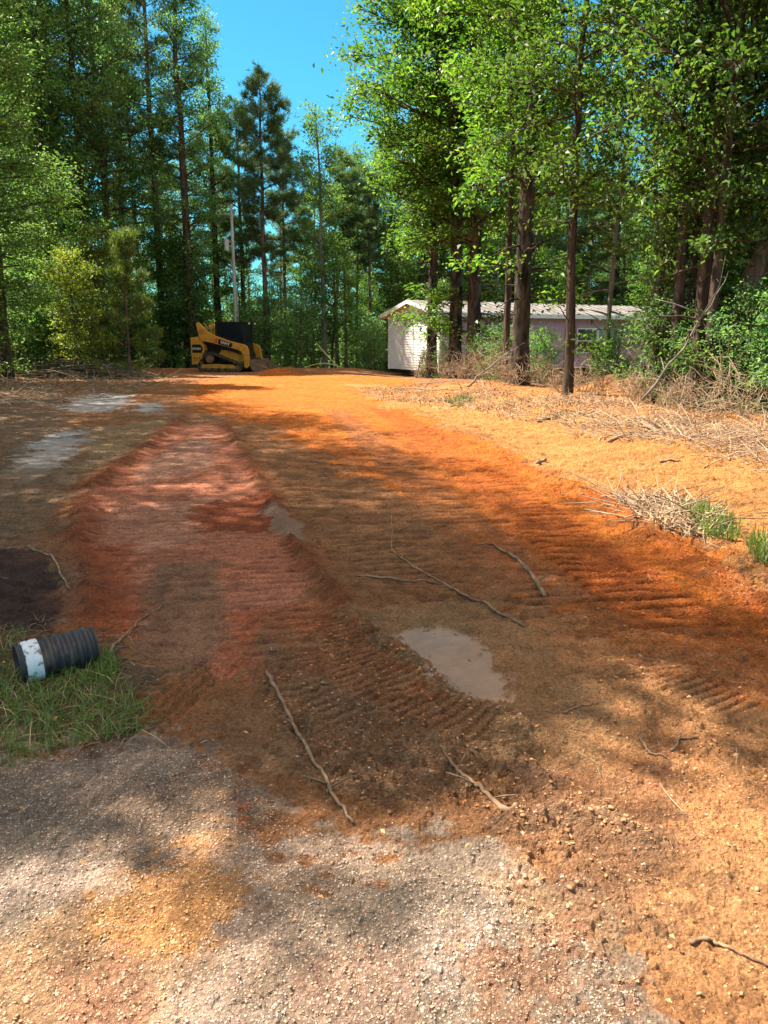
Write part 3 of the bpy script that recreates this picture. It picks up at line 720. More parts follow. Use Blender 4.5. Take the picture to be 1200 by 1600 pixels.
# --- trees behind the home and deeper in the wood
GB = 'trees of the dark wood behind the clearing'
labs = {'oak_tall': 'dark broadleaf tree deep in the wood behind the clearing', 'gum_column': 'dark columnar tree deep in the wood behind the clearing',
        'pine_tall': 'tall pine deep in the wood behind the clearing', 'pine_mid': 'middling pine deep in the wood behind the clearing',
        'gum_slim': 'slender broadleaf tree deep in the wood behind the clearing', 'pine_thin': 'thin pine deep in the wood behind the clearing',
        'under': 'small leafy tree filling the dark understorey of the wood', 'shrub_dark': 'dark leafy shrub on the floor of the wood'}
nmz = {'oak_tall': 'broadleaf_tree', 'gum_column': 'broadleaf_tree', 'pine_tall': 'pine_tree', 'pine_mid': 'pine_tree', 'gum_slim': 'broadleaf_tree', 'pine_thin': 'pine_tree', 'under': 'understorey_tree'}
for i in range(54):
    px = -150 + 1500 * ((i * .61803) % 1.0); d = R.uniform(47, 78)
    if px > 600: d = max(d, 50)
    gap = 355 < px < 600
    k = R.choice(['pine_mid', 'pine_thin', 'pine_thin', 'gum_slim', 'gum_slim']) if gap else R.choice(['oak_tall', 'gum_column', 'pine_tall', 'pine_mid', 'gum_slim', 'gum_slim'])
    x, y = atd(px, d)
    top = {'pine_mid': 15.5, 'pine_thin': 13, 'gum_slim': 13.5, 'oak_tall': 22, 'gum_column': 22, 'pine_tall': 24}[k]
    if gap:
        lim = np.interp(px, [360, 430, 480, 600], [.27, .24, .20, .19]) * d + 1.5
        sz = min(1.05, lim / top) * R.uniform(.88, 1.0)
    else: sz = R.uniform(.7, .95)
    tree(k, nmz[k], x, y, labs[k], GB, s=R.uniform(.85, 1.1), sz=sz)
for i in range(34):
    px = 610 + 640 * ((i * .61803) % 1.0); d = R.uniform(51, 72); x, y = atd(px, d); k = R.choice(['oak_tall', 'gum_column', 'gum_slim'])
    tree(k, nmz[k], x, y, 'dense dark tree rising behind the roof of the mobile home', 'trees behind the mobile home', s=R.uniform(1.0, 1.25), sz=R.uniform(.6, .85))
for i in range(64):
    px = -120 + 1460 * ((i * .7548) % 1.0); d = R.uniform(41.5, 62)
    if px > 590: d = R.uniform(47, 66) if px < 1080 else R.uniform(24, 60)
    if px < 120: d = R.uniform(30, 50)
    x, y = atd(px, d); tree('under', 'understorey_tree', x, y, labs['under'], 'small trees of the understorey', s=R.uniform(.7, 1.15))
for i in range(60):
    px = -100 + 1400 * ((i * .5698) % 1.0); d = R.uniform(40.5, 50)
    if px > 590: d = R.uniform(48, 58) if px < 1080 else R.uniform(20, 40)
    if px < 170: d = R.uniform(29, 40)
    x, y = atd(px, d); tree('shrub_dark', 'shrub', x, y, labs['shrub_dark'], 'dark shrubs along the woodland floor', s=R.uniform(.7, 1.2), cat='shrub')
# --- woods beside the drive on the left, outside the picture: they throw the shade
for i, (x, y, s) in enumerate([(-11.0, 8.8, .86), (-12.6, 12.0, 1.0), (-13.4, 15.4, 1.0), (-15.2, 18.8, 1.0), (-17.2, 22.4, 1.0), (-15.8, 10.0, 1.0), (-18.0, 15.0, 1.0), (-8.1, 5.75, .92), (-7.25, 6.95, .9), (-7.7, 7.4, 1.15)]):
    tree('shade_tree' if i < 7 else 'gum_slim', 'broadleaf_tree', x, y, 'tall shade tree beside the drive beyond the left edge', 'shade trees along the left of the drive', s=s)
# --- undergrowth on the right
S_ = [
 ('shrub', 940, 21.0, .5, 'small glossy green bush in front of the double window of the home'),
 ('shrub_dark', 1160, 13.8, .6, 'green bush at the right edge among bare twigs'),
 ('shrub_dark', 1212, 13.0, .65, 'leafy bush cut by the right edge of the photo'),
 ('shrub_dark', 1065, 16.4, .75, 'dark tangle of leaves behind the stems of the right clump'),
 ('shrub_dark', 1130, 17.0, .9, 'dark thicket behind the leaning trunk'),
 ('shrub', 665, 32.6, .45, 'small bright sapling at the foot of the tree by the white gable'),
 ('shrub', 760, 29.0, .35, 'low weeds at the foot of the rough-barked trunk'),
 ('shrub_dark', 852, 24.0, .45, 'low dark weeds below the pink wall'),
]
for k, px, d, s, lab in S_:
    x, y = atd(px, d); tree(k, 'shrub', x, y, lab, s=s, cat='shrub')

# ------------------------------------------------------------------ the mobile home
M['siding'] = mat('siding', (.58, .33, .36), .55, (1.5, (.45, .26, .28), .35, .75, (1, 1, 1)), (30, .002, (1, 1, 1)))
M['siding_sunlit'] = mat('siding_sunlit', (.84, .82, .80), .5, (1.5, (.74, .70, .69), .35, .75, (1, 1, 1)), (30, .002, (1, 1, 1)))  # same siding as the long wall, sunlit white put into its colour
M['trim'] = mat('trim', (.80, .79, .76), .5, (3, (.62, .60, .55), .45, .8, (1, 1, 1)))
M['soffit'] = mat('soffit', (.48, .24, .20), .7, (6, (.60, .34, .28), .4, .7, (1, 1, 1)))
M['roof_metal'] = mat('roof_metal', (.24, .23, .22), .65, (2, (.14, .11, .10), .4, .7, (1, 1, 1)), spec=.3)
M['window_glass'] = mat('window_glass', (.02, .03, .03), .08, spec=.8)
M['block'] = mat('block', (.34, .31, .28), .95, (12, (.22, .19, .17), .4, .7, (1, 1, 1)), (50, .01, (1, 1, 1)))
M['underside'] = mat('underside', (.05, .045, .04), .95, (3, (.08, .06, .05), .4, .7, (1, 1, 1)))

def siding_wall(mb, x0, x1, z0, z1, y, sgn, clip=None, lap=.115):
    """lap boards on the plane y facing sgn*y; clip(z) -> (x0, x1)"""
    z = z0
    while z < z1 - .01:
        zt = min(z + lap, z1)
        a0, a1 = clip(z) if clip else (x0, x1); b0, b1 = clip(zt) if clip else (x0, x1)
        if a1 - a0 < .05: break
        b1 = max(b1, b0)
        yo = y + sgn * .022; yi = y + sgn * .004
        mb.add([(a0, yo, z), (a1, yo, z), (b1, yi, zt), (b0, yi, zt), (a0, y, z), (a1, y, z)], [(0, 1, 2, 3), (4, 5, 1, 0)])
        z = zt

def build_home():
    # local x runs along the long wall, local y goes back along the gable end
    cx, cy = 2.40, 34.0
    ang = math.atan2(.51, .86)
    e = empty('mobile_home', (cx, cy, -.32), ang)
    tag(e, 'old pale pink mobile home with sunlit-white gable end raised on blocks behind the trees', 'mobile home')
    Lh, Wd = 15.0, 4.25; z0, z1, zr = .36, 2.82, 3.34
    mb = MB(); siding_wall(mb, .06, Lh - .06, z0, z1, 0, -1); siding_wall(mb, .06, Lh - .06, z0, z1, Wd, 1)
    mb.box(0.02, Lh - .02, .02, Wd - .02, z0 + .02, z1)
    mb.build('wall', M['siding'], e)
    # gable ends
    for side, xw in ((-1, 0.0), (1, Lh)):
        g = MB(); tmp = MB()
        def clip(z):
            if z <= z1: return (.07, Wd - .07)
            k = (z - z1) / (zr - z1); return (.02 + k * Wd / 2, Wd - .02 - k * Wd / 2)
        siding_wall(tmp, 0, Wd, z0, zr - .05, 0, -1, clip)
        for v in tmp.v: g.v.append((xw + side * (-v[1]), v[0], v[2]))
        g.f = list(tmp.f)
        n = len(g.v)
        xi = xw - side * .01
        g.add([(xi, .02, z1), (xi, Wd - .02, z1), (xi, Wd / 2, zr)], [(0, 1, 2)])
        g.build('gable_end', M['siding_sunlit'], e)
    # corner boards and skirt band
    t = MB()
    for (xx, yy) in ((0, 0), (Lh, 0), (0, Wd), (Lh, Wd)):
        sx = -1 if xx == 0 else 1; sy = -1 if yy == 0 else 1
        t.box(min(xx, xx + sx * .03), max(xx, xx + sx * .03), min(yy + sy * .03, yy - sy * .09), max(yy + sy * .03, yy - sy * .09), z0 - .03, z1)
        t.box(min(xx - sx * .002, xx - sx * .09), max(xx - sx * .002, xx - sx * .09), min(yy, yy + sy * .03), max(yy, yy + sy * .03), z0 - .03, z1)
    t.box(-.035, -.003, Wd / 2 - .05, Wd / 2 + .05, z0 - .02, z1 + .28)
    t.build('corner_trim', M['trim'], e)
    # white gable door and panel
    d = MB(); d.box(-.06, -.025, .28, 1.18, z0 + .02, z0 + 2.02); d.build('door', M['trim'], e, bevel=.01)
    # roof
    ov = .32
    r = MB(); th = .06; rise = (zr - z1) / (Wd / 2)
    for s_ in (0, 1):
        ye = -.28 if s_ == 0 else Wd + .28; zE = z1 - .28 * rise + .03
        zR = zr + .05; ym = Wd / 2
        V = [(-ov, ye, zE), (Lh + ov, ye, zE), (Lh + ov, ym, zR), (-ov, ym, zR)]
        V += [(a, b, c + th) for a, b, c in V]
        r.add(V, [(0, 3, 2, 1), (4, 5, 6, 7), (0, 1, 5, 4), (2, 3, 7, 6), (1, 2, 6, 5), (3, 0, 4, 7)])
        # standing ribs
        for k in range(34):
            xk = -ov + .02 + k * (Lh + 2 * ov - .06) / 33
            a = (xk, ye + (.003 if s_ == 0 else -.003), zE + th + .002); b = (xk, ym + (-.03 if s_ == 0 else .03), zR + th - .006)
            w_ = .03; hh = .035
            r.add([a, (a[0] + w_, a[1], a[2]), (b[0] + w_, b[1], b[2]), b, (a[0], a[1], a[2] + hh), (a[0] + w_, a[1], a[2] + hh), (b[0] + w_, b[1], b[2] + hh), (b[0], b[1], b[2] + hh)],
                  [(4, 5, 6, 7), (0, 1, 5, 4), (1, 2, 6, 5), (3, 0, 4, 7), (2, 3, 7, 6)])
    ro = r.build('roof', M['roof_metal'], e)
    so = MB()
    for s_ in (0, 1):
        ye = -.28 if s_ == 0 else Wd + .28; zE = z1 - .28 * rise + .022; zR = zr + .04; ym = Wd / 2
        for xa, xb in ((-ov + .01, -.03), (Lh + .03, Lh + ov - .01)):
            so.add([(xa, ye, zE), (xb, ye, zE), (xb, ym, zR), (xa, ym, zR), (xa, ye, zE - .09), (xb, ye, zE - .09), (xb, ym, zR - .09), (xa, ym, zR - .09)],
                   [(4, 5, 6, 7), (0, 1, 5, 4), (1, 2, 6, 5), (3, 0, 4, 7)])
        yw = 0 if s_ == 0 else Wd
        so.add([(0, ye, zE - .06), (Lh, ye, zE - .06), (Lh, yw, z1 - .03), (0, yw, z1 - .03)], [(0, 1, 2, 3)])
        # brownish frieze below the eave
        so.box(.1, Lh - .1, min(yw, yw + (-.03 if s_ == 0 else .03)), max(yw, yw + (-.03 if s_ == 0 else .03)), z1 - .30, z1 - .035)
    so.build('soffit', M['soffit'], e)
    fa = MB()
    for s_ in (0, 1):
        ye = -.28 if s_ == 0 else Wd + .28; sg = -1 if s_ == 0 else 1; zE = z1 - .28 * rise + .03
        fa.box(-ov, Lh + ov, min(ye + sg * .004, ye + sg * .03), max(ye + sg * .004, ye + sg * .03), zE - .11, zE + .075)
        ym = Wd / 2; zR = zr + .05
        for xa in (-ov - .03, Lh + ov + .004):
            fa.add([(xa, ye, zE - .1), (xa + .026, ye, zE - .1), (xa + .026, ym, zR - .1), (xa, ym, zR - .1), (xa, ye, zE + .07), (xa + .026, ye, zE + .07), (xa + .026, ym, zR + .07), (xa, ym, zR + .07)],
                   [(0, 3, 2, 1), (4, 5, 6, 7), (0, 1, 5, 4), (1, 2, 6, 5), (2, 3, 7, 6), (3, 0, 4, 7)])
    fa.build('fascia', M['trim'], e)
    # windows on the long wall: sash windows, some in pairs
    def window(xa, xb, za, zb):
        f = MB(); w_ = .055; y0, y1 = -.055, -.005
        f.box(xa, xb, y0, y1, za, za + w_); f.box(xa, xb, y0, y1, zb - w_, zb)
        f.box(xa, xa + w_, y0 + .002, y1, za + w_, zb - w_); f.box(xb - w_, xb, y0 + .002, y1, za + w_, zb - w_)
        zm = (za + zb) / 2; f.box(xa + w_, xb - w_, y0 + .004, y1, zm - .025, zm + .025)
        fo = f.build('window', M['trim'], e)
        for p0, p1 in ((za + w_, zm - .025), (zm + .025, zb - w_)):
            g = MB(); g.box(xa + w_, xb - w_, -.036, -.026, p0, p1); g.build('pane', M['window_glass'], fo)
    for xa, wd in ((2.15, .66), (2.86, .66), (8.0, 1.35), (9.4, 1.35)): window(xa, xa + wd, 1.05, 2.25)
    dd = MB(); dd.box(7.25, 7.9, -.045, -.024, z0 + .02, 2.3); dd.build('door', M['underside'], e)
    # chassis and blocks
    c = MB(); c.box(.15, Lh - .15, .2, Wd - .2, z0 - .16, z0 + .015); c.build('chassis', M['underside'], e)
    for i in range(7):
        for yy in (.55, Wd - .75, 2.0):
            b = MB(); xx = .35 + i * 2.3
            b.box(xx, xx + .4, yy, yy + .2, -.2, z0 - .165 - .2); b.box(xx - .01, xx + .39, yy + .01, yy + .21, z0 - .36, z0 - .165)
            b.build('block_pier', M['block'], e, bevel=.008)
build_home()

# ------------------------------------------------------------------ the compact track loader
M['yellow'] = mat('yellow_paint', (.62, .29, .025), .45, (5, (.34, .17, .06), .45, .68, (1, 1, 1)), (20, .003, (1, 1, 1)), spec=.4)
M['rubber'] = mat('dusty_rubber', (.045, .038, .032), .8, (8, (.20, .13, .08), .5, .75, (1, 1, 1)), (30, .01, (1, 1, 1)))
M['black'] = mat('black_paint', (.012, .012, .014), .4, (5, (.05, .04, .035), .55, .85, (1, 1, 1)))
M['cab_glass'] = mat('cab_glass', (.008, .012, .022), .12, spec=.6)
M['steel_dirty'] = mat('dirty_steel', (.20, .13, .09), .7, (6, (.33, .19, .11), .4, .7, (1, 1, 1)), (30, .006, (1, 1, 1)), metallic=.2)
M['white_ink'] = mat('white_lettering', (.78, .78, .80), .5)
M['red_ink'] = mat('red_stripe', (.60, .04, .03), .5)
M['beacon'] = mat('beacon_lens', (.75, .30, .25), .3)

def text_part(name, body, size, loc, mat_, parent, ry=0.0, back=False, ext=.004, bold=.012):
    cu = bpy.data.curves.new(name, 'FONT'); cu.body = body; cu.size = size; cu.extrude = ext; cu.offset = bold * size
    cu.align_x = 'CENTER'; cu.align_y = 'CENTER'; cu.space_character = 1.05
    t = bpy.data.objects.new(name, cu); COL.objects.link(t)
    bpy.context.view_layer.update()
    dg = bpy.context.evaluated_depsgraph_get()
    me = bpy.data.meshes.new_from_object(t.evaluated_get(dg)); bpy.data.objects.remove(t)
    me.materials.clear(); me.materials.append(mat_)
    o = link(name, me, parent); o.location = loc
    o.rotation_euler = (Matrix.Rotation(ry, 3, 'Y') @ Matrix.Rotation(math.radians(90), 3, 'X')).to_euler()
    return o

def build_loader():
    x0, y0 = atd(299, 34.6)
    th = -math.radians(13)
    e = empty('track_loader', (x0, y0, gzs(x0 + 1.4, y0) + .0), th)
    tag(e, 'yellow and black compact track loader parked at the far end of the clay drive', 'track loader')
    Wt = 1.65                      # across the tracks; near side is y=0
    # rear engine body
    b = MB(); b.prism([(.02, .36), (.0, 1.42), (.12, 1.50), (.85, 1.50), (1.05, 1.12), (2.42, .98), (2.50, .50), (2.2, .42), (.5, .30)], .34, Wt - .34)
    body = b.build('body', M['black'], e, bevel=.02)
    for ya, yb in ((.315, .337), (Wt - .337, Wt - .315)):
        fd = MB(); fd.prism([(1.20, .74), (1.34, .98), (2.38, .84), (2.44, .50), (2.2, .44)], ya, yb); fd.build('side_fender', M['yellow'], e)
    rd = MB(); rd.box(-.012, .0, .40, Wt - .40, 1.30, 1.42); rd.build('rear_door', M['yellow'], body)
    g = MB()
    for k in range(7): g.box(-.02, .006, .45, Wt - .45, .55 + k * .11, .61 + k * .11)
    g.build('rear_grille', M['black'], body)
    # rear side tower, yellow with a black inset
    for ya, yb in ((.02, .335), (Wt - .335, Wt - .02)):
        t = MB(); t.prism([(.03, .33), (.03, 1.50), (.38, 1.53), (.44, 1.36), (.62, 1.18), (.68, .98), (.56, .72), (.47, .36)], ya, yb)
        tw = t.build('side_tower', M['yellow'], e, bevel=.015)
        n = MB(); yy = ya - .006 if ya < .5 else yb + .001
        n.prism([(.09, .84), (.09, 1.20), (.50, 1.20), (.60, 1.05), (.54, .84)], yy, yy + .005); n.build('model_plate', M['black'], tw)
        if ya < .5: text_part('model_lettering', 'ST230V', .125, (.31, yy - .006, 1.01), M['white_ink'], tw)
        v = MB()
        for q in (.18, .30, .42): v.cyl((q, yy + .003, .62), .035, .008, 'y', 12)
        v.build('vent_hole', M['black'], tw)
    # lift arms
    arm = [(.30, 2.06), (.38, 2.15), (.46, 2.10), (.76, 1.80), (1.10, 1.60), (1.80, 1.36), (2.52, 1.19), (2.64, 1.12), (2.70, .96), (2.76, .30), (2.60, .18), (2.48, .24), (2.50, .62), (2.40, .88), (2.20, .98), (1.40, 1.18), (.86, 1.30), (.56, 1.34), (.44, 1.46), (.36, 1.80)]
    for ya in (.06, Wt - .18):
        a = MB(); a.prism(arm, ya, ya + .12); ao = a.build('lift_arm', M['yellow'], e, bevel=.012)
        near = ya < .5; yy = ya - .005 if near else ya + .121
        p = MB(); p.prism([(1.30, 1.24), (1.36, 1.44), (2.00, 1.245), (1.92, 1.075)], yy, yy + .004); p.build('name_panel', M['black'], ao)
        q = MB(); q.prism([(1.17, 1.28), (1.24, 1.48), (1.31, 1.46), (1.25, 1.257)], yy, yy + .004); q.build('red_stripe', M['red_ink'], ao)
        if near: text_part('maker_lettering', 'SANY', .17, (1.65, yy - .006, 1.252), M['white_ink'], ao, ry=math.radians(16))
        hs = MB(); hs.tube([(.55, ya + (.16 if near else -.04), 1.25), (1.2, ya + (.16 if near else -.04), 1.12), (2.3, ya + (.16 if near else -.04), .80)], .035, 8); hs.build('lift_cylinder', M['black'], ao)
    c = MB(); c.box(.36, .48, .19, Wt - .19, 1.86, 1.98); c.build('cross_tube', M['yellow'], e, bevel=.01)
    c = MB(); c.box(2.56, 2.68, .19, Wt - .19, .46, .60); c.build('cross_tube', M['black'], e, bevel=.01)
    # cab
    f = MB(); cy0, cy1 = .36, Wt - .36
    f.box(1.06, 2.44, cy0, cy1, 2.06, 2.14); f.box(1.0, 2.58, cy0 - .02, cy1 + .02, 2.142, 2.165)
    for xx, yy in ((1.06, cy0), (1.06, cy1 - .07), (2.36, cy0), (2.36, cy1 - .07)): f.box(xx, xx + .08, yy, yy + .07, 1.0, 2.06)
    f.box(1.06, 2.44, cy0 + .003, cy1 - .003, .96, 1.25)
    cab = f.build('cab', M['black'], e, bevel=.008)
    for yy in (cy0 + .02, cy1 - .03):
        s = MB(); s.box(1.14, 2.36, yy, yy + .012, 1.25, 2.06); s.build('side_window', M['cab_glass'], cab)
    s = MB(); s.box(2.40, 2.412, cy0 + .07, cy1 - .07, 1.25, 2.06); s.build('windscreen', M['cab_glass'], cab)
    s = MB(); s.box(1.075, 1.087, cy0 + .07, cy1 - .07, 1.3, 2.06); s.build('rear_window', M['cab_glass'], cab)
    s = MB(); s.box(1.50, 1.95, .60, 1.05, 1.1, 1.3); s.box(1.46, 1.56, .60, 1.05, 1.3, 1.85); s.build('seat', M['black'], cab)
    s = MB()
    for yy in (cy0 + .1, cy1 - .18): s.box(2.585, 2.63, yy, yy + .10, 2.06, 2.13)
    s.build('work_lamp', M['trim'], cab)
    s = MB(); s.cyl((1.55, .70, 2.20), .055, .07, 'z', 14); s.cyl((1.55, .70, 2.25), .035, .05, 'z', 14, .02); s.build('beacon', M['beacon'], cab)
    # tracks
    for ya in (.0, Wt - .32):
        path = [(.36, .13), (.30, .24), (.34, .36), (.66, .76), (.80, .86), (.96, .86), (1.2, .78), (2.28, .40), (2.38, .28), (2.36, .12), (2.24, .03), (.50, .03)]
        n = len(path)
        cxm = sum(p[0] for p in path) / n; czm = sum(p[1] for p in path) / n
        outer = []; inner = []
        # resample the loop finely
        seg = []
        for i in range(n):
            p, q = path[i], path[(i + 1) % n]; L = math.dist(p, q); k = max(1, int(L / .045))
            for j in range(k): seg.append((p[0] + (q[0] - p[0]) * j / k, p[1] + (q[1] - p[1]) * j / k))
        m = len(seg); t = MB()
        vs = []
        for i, p in enumerate(seg):
            a, c_ = seg[i - 1], seg[(i + 1) % m]; tx, tz = c_[0] - a[0], c_[1] - a[1]; l = math.hypot(tx, tz); nx, nz = tz / l, -tx / l
            if (p[0] - cxm) * nx + (p[1] - czm) * nz < 0: nx, nz = -nx, -nz
            o = .022 if i % 4 < 2 else 0
            for off, yy in ((o, ya), (o, ya + .32), (-.06, ya + .32), (-.06, ya)): vs.append((p[0] + nx * off, yy, p[1] + nz * off))
        fs = []
        for i in range(m):
            j = (i + 1) % m
            for k in range(4): fs.append((i * 4 + k, i * 4 + (k + 1) % 4, j * 4 + (k + 1) % 4, j * 4 + k))
        tr = t.add(vs, fs).build('track', M['rubber'], e)
        sp_ = MB(); sp_.cyl((.86, ya + .16, .60), .19, .20, 'y', 22); sp_.cyl((.86, ya + .16, .60), .08, .27, 'y', 14)
        sp_.build('sprocket', M['steel_dirty'], tr, bevel=.01)
        for xx, rr in ((.50, .17), (2.20, .17)):
            w_ = MB(); w_.cyl((xx, ya + .16, .20), rr - .02, .18, 'y', 22); w_.cyl((xx, ya + .16, .20), .06, .25, 'y', 12); w_.build('idler', M['steel_dirty'], tr, bevel=.01)
        for xx in (.85, 1.15, 1.45, 1.75, 1.95):
            w_ = MB(); w_.cyl((xx, ya + .16, .135), .095, .20, 'y', 16); w_.build('roller', M['steel_dirty'], tr)
        fr = MB(); fr.prism([(.48, .17), (.50, .33), (1.05, .36), (2.02, .33), (2.10, .17)], ya + .03, ya + .29); fr.build('track_frame', M['yellow'], tr, bevel=.01)
    # bucket lying on the ground, with quick hitch
    h = MB(); h.prism([(2.66, .16), (2.66, .62), (2.78, .60), (2.86, .16)], .30, Wt - .30); h.build('hitch_plate', M['black'], e, bevel=.01)
    bk = MB(); prof = [(2.88, .56), (2.84, .40), (2.86, .20), (2.98, .06), (3.95, .02), (3.95, .045), (3.02, .10), (2.92, .22), (2.90, .40), (2.93, .56)]
    bk.prism(prof, -.06, Wt + .06)
    for yy in (-.09, Wt + .061): bk.prism([(2.87, .57), (2.84, .2), (2.97, .05), (3.92, .02), (3.90, .10), (3.12, .36), (2.98, .57)], yy, yy + .03)
    bo = bk.build('bucket', M['steel_dirty'], e, bevel=.006)
    return e
build_loader()

# ------------------------------------------------------------------ utility pole
M['pole_wood'] = mat('pole_wood', (.58, .55, .50), .85, (6, (.40, .37, .33), .35, .7, (1, 1, .1)), (20, .01, (1, 1, .1)))
M['galv'] = mat('galvanised', (.42, .43, .43), .5, metallic=.4)
M['cable'] = mat('cable', (.10, .11, .10), .6)
M['guard'] = mat('yellow_guard', (.50, .50, .16), .5)
M['porcelain'] = mat('porcelain', (.60, .60, .58), .3)
def build_pole():
    x, y = atd(371.5, 43); z = gzs(x, y); Ht = 8.55
    e = empty('utility_pole', (x, y, z)); tag(e, 'slim pale wooden utility pole with wires behind the yellow loader', 'utility pole')
    m = MB(); m.tube([(0, 0, -.3), (0, 0, 3), (0, 0, 6), (0, 0, Ht)], [.10, .095, .085, .075], 12); m.build('pole', M['pole_wood'], e, smooth=True)
    m = MB(); m.tube([(-.03, 0, Ht - .55), (-.35, 0, Ht - .53), (-.78, 0, Ht - .55)], .03, 8); m.build('bracket_arm', M['galv'], e)
    m = MB(); m.tube([(-.75, 0, Ht - .52), (-.68, 0, Ht - .78), (-.4, 0, Ht - .86), (-.09, 0, Ht - .84)], .015, 6); m.build('jumper_wire', M['cable'], e)
    m = MB(); m.cyl((-.80, 0, Ht - .46), .05, .16, 'z', 10, .03); m.build('insulator', M['porcelain'], e)
    m = MB(); m.cyl((-.33, 0, Ht - 2.05), .13, .55, 'z', 16); m.cyl((-.33, 0, Ht - 1.74), .04, .14, 'z', 8); m.build('transformer', M['porcelain'], e)
    m = MB(); m.box(-.21, -.09, -.03, .03, Ht - 2.15, Ht - 2.08); m.box(-.21, -.09, -.03, .03, Ht - 1.9, Ht - 1.83); m.build('mounting_bracket', M['galv'], e)
    m = MB(); m.tube([(.13, 0, -.2), (.14, 0, 2), (.12, 0, 4.3)], .03, 6); m.build('conduit', M['galv'], e)
    for zz, sag in ((Ht - 1.45, .25), (Ht - 2.95, .5), (Ht - 3.3, .45)):
        pts = [(-.10 - 20 * t, 4 * t, zz - sag * 4 * t * (1 - t) + .3 * t) for t in np.linspace(0, 1, 18)]
        m = MB(); m.tube(pts, .012, 5); m.build('overhead_wire', M['cable'], e)
    m = MB(); m.tube([(-.82, 0, Ht - .40), (-8, 2, Ht - .6), (-20, 4, Ht - .3)], .010, 5); m.build('overhead_wire', M['cable'], e)
    gx, gy = atd(530, 39.5); gz_ = gzs(gx, gy) - z
    a = np.array([gx - x, gy - y, gz_ - .05]); b = np.array([.08, 0, Ht - 2.3])
    m = MB(); m.tube([a, b], .008, 5); m.build('guy_wire', M['cable'], e)
    u = (b - a) / np.linalg.norm(b - a)
    m = MB(); m.tube([a + u * .03, a + u * 1.9], .028, 8); m.build('guy_guard', M['guard'], e)
build_pole()
def build_hose():
    m = MB(); pts = []
    for t in np.linspace(0, 1, 22):
        X, Y = atd(478 + 55 * t, 39.2 - .3 * math.sin(t * 3)); pts.append((X, Y, gzs(X, Y) + .02 + .22 * math.sin(math.pi * t) ** .8))
    m.tube(pts, .028, 8); o = m.build('garden_hose', M['guard'], smooth=True)
    tag(o, 'pale green hose arching off the ground left of the guy wire foot', 'hose')
build_hose()

# ------------------------------------------------------------------ corrugated drain pipe
def build_pipe():
    M['pipe_black'] = mat('pipe_black', (.035, .034, .040), .55, (12, (.15, .11, .085), .52, .8, (1, 1, 1)), (60, .003, (1, 1, 1)), spec=.4)
    M['pipe_white'] = mat('pipe_white', (.62, .68, .74), .5, (34, (.22, .20, .17), .52, .62, (1, 1, 1)), (60, .003, (1, 1, 1)))
    a = Vector((*at(30, 1068), .085)); b = Vector((*at(150, 1040), .10)); a.y -= .0
    d = (b - a); L = d.length; d.normalize()
    e = empty('drain_pipe', tuple(a), 0); tag(e, 'short black corrugated drain pipe with a white band lying in grass at the left', 'pipe')
    e.rotation_euler = d.to_track_quat('X', 'Z').to_euler()
    def rev(prof, n=40, thick=.006):
        vs = []; fs = []
        P = list(prof) + [(x, r - thick) for x, r in reversed(prof)]
        for x, r in P:
            for i in range(n):
                t = 2 * math.pi * i / n; vs.append((x, r * math.cos(t), r * math.sin(t)))
        k = len(P)
        for j in range(k):
            for i in range(n): fs.append((j * n + i, j * n + (i + 1) % n, ((j + 1) % k) * n + (i + 1) % n, ((j + 1) % k) * n + i))
        return MB().add(vs, fs)
    R0 = .090
    def wave(x0, x1, pitch, amp):
        out = []; x = x0
        while x <= x1: ph = (x - x0) / pitch * 2 * math.pi; out.append((x, R0 + amp * max(-.75, min(.75, math.cos(ph) * 1.3)))); x += pitch / 10
        return out
    rev(wave(.0, .03, .04, .006)).build('dark_rim', M['pipe_black'], e, smooth=True)
    rev([(.026, R0 + .004), (.03, R0 + .008), (.052, R0 + .009), (.058, R0 + .004), (.064, R0 + .009), (.092, R0 + .009), (.096, R0 + .002)]).build('white_band', M['pipe_white'], e, smooth=True)
    rev(wave(.094, L, .040, .009)).build('corrugated_tube', M['pipe_black'], e, smooth=True)
build_pipe()

# ------------------------------------------------------------------ sticks and roots lying on the drive
def stick(name, pix, r0, label, r1=None, forks=(), lift=.008, m_='stick', cat='stick', jit=.012):
    P = [at(*p) for p in pix]; pts = []
    rg = np.random.default_rng(int(pix[0][0] * 7 + pix[0][1]))
    n = max(10, len(P) * 7); J = np.cumsum(rg.normal(0, jit * .25, (n, 2)), 0); J -= np.linspace(0, 1, n)[:, None] * J[-1]; ss = np.linspace(0, len(P) - 1, n)
    for q_, s in enumerate(ss):
        i = min(int(s), len(P) - 2); f = s - i
        x = P[i][0] * (1 - f) + P[i + 1][0] * f + J[q_, 0]; y = P[i][1] * (1 - f) + P[i + 1][1] * f + J[q_, 1] * 1.3
        pts.append([x, y, 0])
    pts = np.array(pts); z = ground_h(pts[:, 0], pts[:, 1]); z = np.convolve(np.pad(z, 2, 'edge'), np.ones(5) / 5, 'valid')
    pts[:, 2] = np.maximum(z, ground_h(pts[:, 0], pts[:, 1])) + r0 * .5 + lift * .3
    r1 = r1 or r0 * .35
    rad = np.linspace(r0, r1, n) * (1 + rg.normal(0, .10, n))
    m = MB(); m.tube(pts, rad, 7)
    for (i, dx, dy, dz) in forks:
        k = int(i * (n - 1)); a = pts[k]
        m.tube([a, a + np.array([dx * .5, dy * .5, dz * .7]), a + np.array([dx, dy, dz])], [rad[k] * .6, rad[k] * .4, rad[k] * .2], 5)
    tag(m.build(name, M[m_], smooth=True), label, cat)
stick('stick', [(418, 1062), (440, 1110), (468, 1170), (500, 1220), (530, 1265), (552, 1296)], .0085, 'long pale crooked stick lying across the churned dirt left of centre', .005, [(.35, -.05, .06, .02), (.72, .10, .05, .02), (.7, -.10, .04, .01)])
